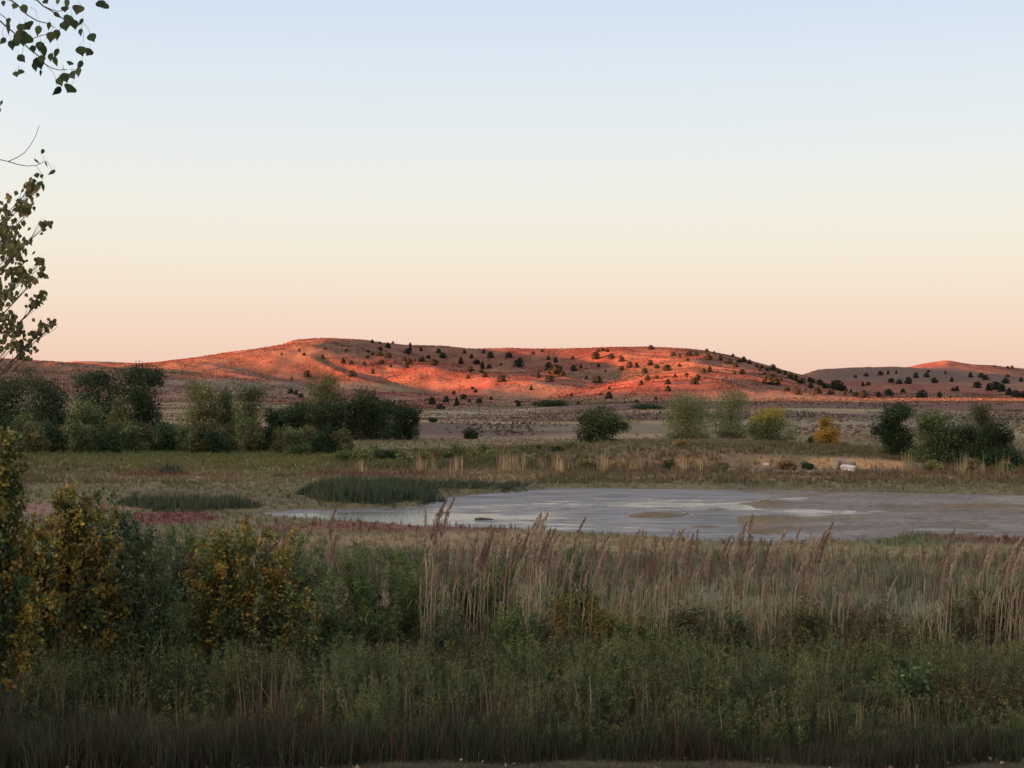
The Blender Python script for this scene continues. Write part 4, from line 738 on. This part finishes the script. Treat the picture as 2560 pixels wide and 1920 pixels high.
# ---------------------------------------------------------------- rocks on the far bank, driftwood in the pond
def rock(px, py, D, w, h, d, mat, label, tilt=0, seed=1):
    loc = ((px - CX) * D / F, D, yz(D, py)); k = D / F
    me = bpy.data.meshes.new('boulder'); import bmesh
    bm = bmesh.new(); bmesh.ops.create_cube(bm, size=1.0); bmesh.ops.subdivide_edges(bm, edges=bm.edges[:], cuts=5, use_grid_fill=True)
    for v in bm.verts:
        c = v.co; l = max(abs(c.x), abs(c.y), abs(c.z)); r = c.length; q = c * (l / r) * .42 + c * .58
        nse = float(fbm(c.x * 2.2 + seed * 3, c.y * 2.2 + c.z * 2.9, seed, 3)) * .16
        v.co = Vector((q.x * w * k, q.y * d, q.z * h * k)) * (1 + nse)
    bmesh.ops.bevel(bm, geom=[e for e in bm.edges if e.calc_face_angle(0) > .6], offset=.02, segments=1, affect='EDGES')
    bm.to_mesh(me); bm.free(); o = link('boulder', me, mat); o.location = loc; o.rotation_euler = (rng.normal() * .1, tilt, rng.normal() * .4)
    return tag(o, label, 'rock', 'pale boulders on the far bank')
rock(1806, 1007, 115.0, 14, 32, .8, M_brock, 'upright brown boulder at the left of the rock pile', .1, 1)
rock(1827, 999, 115.2, 40, 13, 1.0, M_brock, 'flat tan slab on top of the rock pile', .12, 2)
rock(1832, 1009, 114.4, 34, 11, .9, M_rock, 'white slab in the middle of the rock pile', .12, 3)
rock(1836, 1019, 113.6, 32, 12, .9, M_rock, 'lowest white slab at the foot of the rock pile', .18, 4)
rock(1770, 1013, 114, 20, 8, .5, M_brock, 'small brown rock left of the rock pile', 0, 5)
rock(1870, 1032, 113, 9, 5, .2, M_rock, 'small pale stone on the bank right of and below the rock pile', 0, 6)
rock(1655, 1003, 114.6, 14, 6, .4, M_rock, 'small pale stone on the bank far left of the rock pile', 0, 7)
def drift(px, py, pts, r, label, mat=M_drift, name='driftwood'):
    D = g2D(py); k = D / F; X = (px - CX) * k; mb = MB()
    for line in pts: mb.tube([(a * k, b, c * k) for a, b, c in line], [r * (1 - .75 * i / (len(line) - 1)) for i in range(len(line))], 6)
    o = mb.build(name, mat); o.location = (X, D, max(.0, float(H(X, D)))); return tag(o, label, 'log' if name == 'driftwood' else 'branch', 'dead wood lying in the pond')
drift(1047, 1123, [[(-20, 0, 1), (-8, .1, 2.5), (8, .1, 2), (20, 0, .5)]], .07, 'dark half sunken log in the bright water', M_twig)
drift(1488, 1112, [[(8, 0, -1), (-2, .1, 4), (-12, 0, 10), (-20, 0, 13)], [(-2, .1, 4), (-14, .3, 3)]], .05, 'pale crooked branch at the right end of the mud islet')
drift(1350, 1114, [[(0, 0, -1), (-1, 0, 10), (2, 0, 14)], [(0, 0, 5), (8, .1, 9)]], .03, 'thin pale twig at the left end of the mud islet')
drift(1395, 1112, [[(0, 0, -1), (-6, 0, 8), (-12, 0, 12)]], .03, 'thin leaning twig on the mud islet')
drift(1655, 1088, [[(-20, 0, 0), (-4, 0, 4), (8, 0, 9), (20, 0, 14)], [(-4, 0, 4), (-6, .2, 13)], [(2, 0, 6), (14, 0, 4), (24, 0, 8)]], .045, 'branching dead limb on the far mud flat')
drift(1565, 1080, [[(0, 0, -1), (0, 0, 8), (2, 0, 13)]], .03, 'upright pale stub left of the branching dead limb')
drift(1290, 1088, [[(10, 0, -1), (0, 0, 5), (-12, 0, 12)]], .03, 'small slanting stick in the open water')
drift(1440, 1110, [[(0, 0, -1), (1, 0, 9)]], .03, 'short upright stub on the mud islet')

# ---------------------------------------------------------------- sky, sun, camera
EL = 3.7
w = bpy.data.worlds.new('World'); bpy.context.scene.world = w; w.use_nodes = True; nt = w.node_tree; nt.nodes.clear(); N, L = nt.nodes, nt.links
out = N.new('ShaderNodeOutputWorld'); bg = N.new('ShaderNodeBackground'); tc = N.new('ShaderNodeTexCoord'); sp = N.new('ShaderNodeSeparateXYZ')
L.new(tc.outputs['Generated'], sp.inputs[0]); rp = N.new('ShaderNodeValToRGB'); L.new(sp.outputs['Z'], rp.inputs[0])
stops = [(0, (228, 189, 175)), (.015, (234, 199, 181)), (.035, (239, 209, 190)), (.056, (239, 218, 200)), (.084, (238, 228, 212)), (.115, (234, 232, 223)), (.15, (227, 231, 232)), (.19, (217, 227, 236)), (.228, (206, 219, 236)), (.34, (180, 196, 220)), (1, (165, 174, 192))]
el = rp.color_ramp.elements
for i, (p, c) in enumerate(stops):
    e = el[i] if i < 2 else el.new(p)
    e.position = p; e.color = (*lin(*c), 1)
rp.color_ramp.interpolation = 'LINEAR'
sky = N.new('ShaderNodeTexSky'); sky.sky_type = 'NISHITA'; sky.sun_disc = False; sky.sun_elevation = math.radians(EL); sky.sun_rotation = math.atan2(-dx, -dy); sky.dust_density = 1.5
L.new(rp.outputs[0], bg.inputs['Color']); bg.inputs['Strength'].default_value = .104
bg2 = N.new('ShaderNodeBackground'); L.new(sky.outputs[0], bg2.inputs['Color']); bg2.inputs['Strength'].default_value = .002; ad = N.new('ShaderNodeAddShader')
# the bright warm sky round the low sun, behind the camera to the left
vd = N.new('ShaderNodeVectorMath'); vd.operation = 'DOT_PRODUCT'; L.new(tc.outputs['Generated'], vd.inputs[0]); vd.inputs[1].default_value = (-dx, -dy, .12)
gm = N.new('ShaderNodeMapRange'); gm.interpolation_type = 'SMOOTHSTEP'; gm.inputs[1].default_value = -.05; gm.inputs[2].default_value = 1; gm.inputs[3].default_value = 0; gm.inputs[4].default_value = .17
L.new(vd.outputs['Value'], gm.inputs[0]); bg3 = N.new('ShaderNodeBackground'); bg3.inputs['Color'].default_value = (1, .72, .48, 1); L.new(gm.outputs[0], bg3.inputs['Strength'])
ad3 = N.new('ShaderNodeAddShader'); L.new(bg.outputs[0], ad3.inputs[0]); L.new(bg3.outputs[0], ad3.inputs[1])
L.new(ad3.outputs[0], ad.inputs[0]); L.new(bg2.outputs[0], ad.inputs[1]); L.new(ad.outputs[0], out.inputs[0])
sun = bpy.data.lights.new('sun', 'SUN'); sun.energy = 3.8; sun.angle = math.radians(.5); sun.color = (1, .27, .10)
so = bpy.data.objects.new('sun', sun); C.objects.link(so)
so.rotation_euler = Vector((dx * math.cos(math.radians(EL)), dy * math.cos(math.radians(EL)), -math.sin(math.radians(EL)))).to_track_quat('-Z', 'Y').to_euler()
cam = bpy.data.cameras.new('camera'); co = bpy.data.objects.new('camera', cam); C.objects.link(co)
co.location = (0, 0, CAMZ); co.rotation_euler = (math.radians(90), 0, 0); cam.sensor_width = 36; cam.lens = 36 * F / 2212; cam.shift_y = (HY - 829.5) / 2212
cam.clip_start = .3; cam.clip_end = 20000
sc = bpy.context.scene; sc.camera = co
sc.view_settings.view_transform = 'Standard'; sc.view_settings.look = 'None'; sc.view_settings.gamma = 1; sc.view_settings.exposure = 3.3
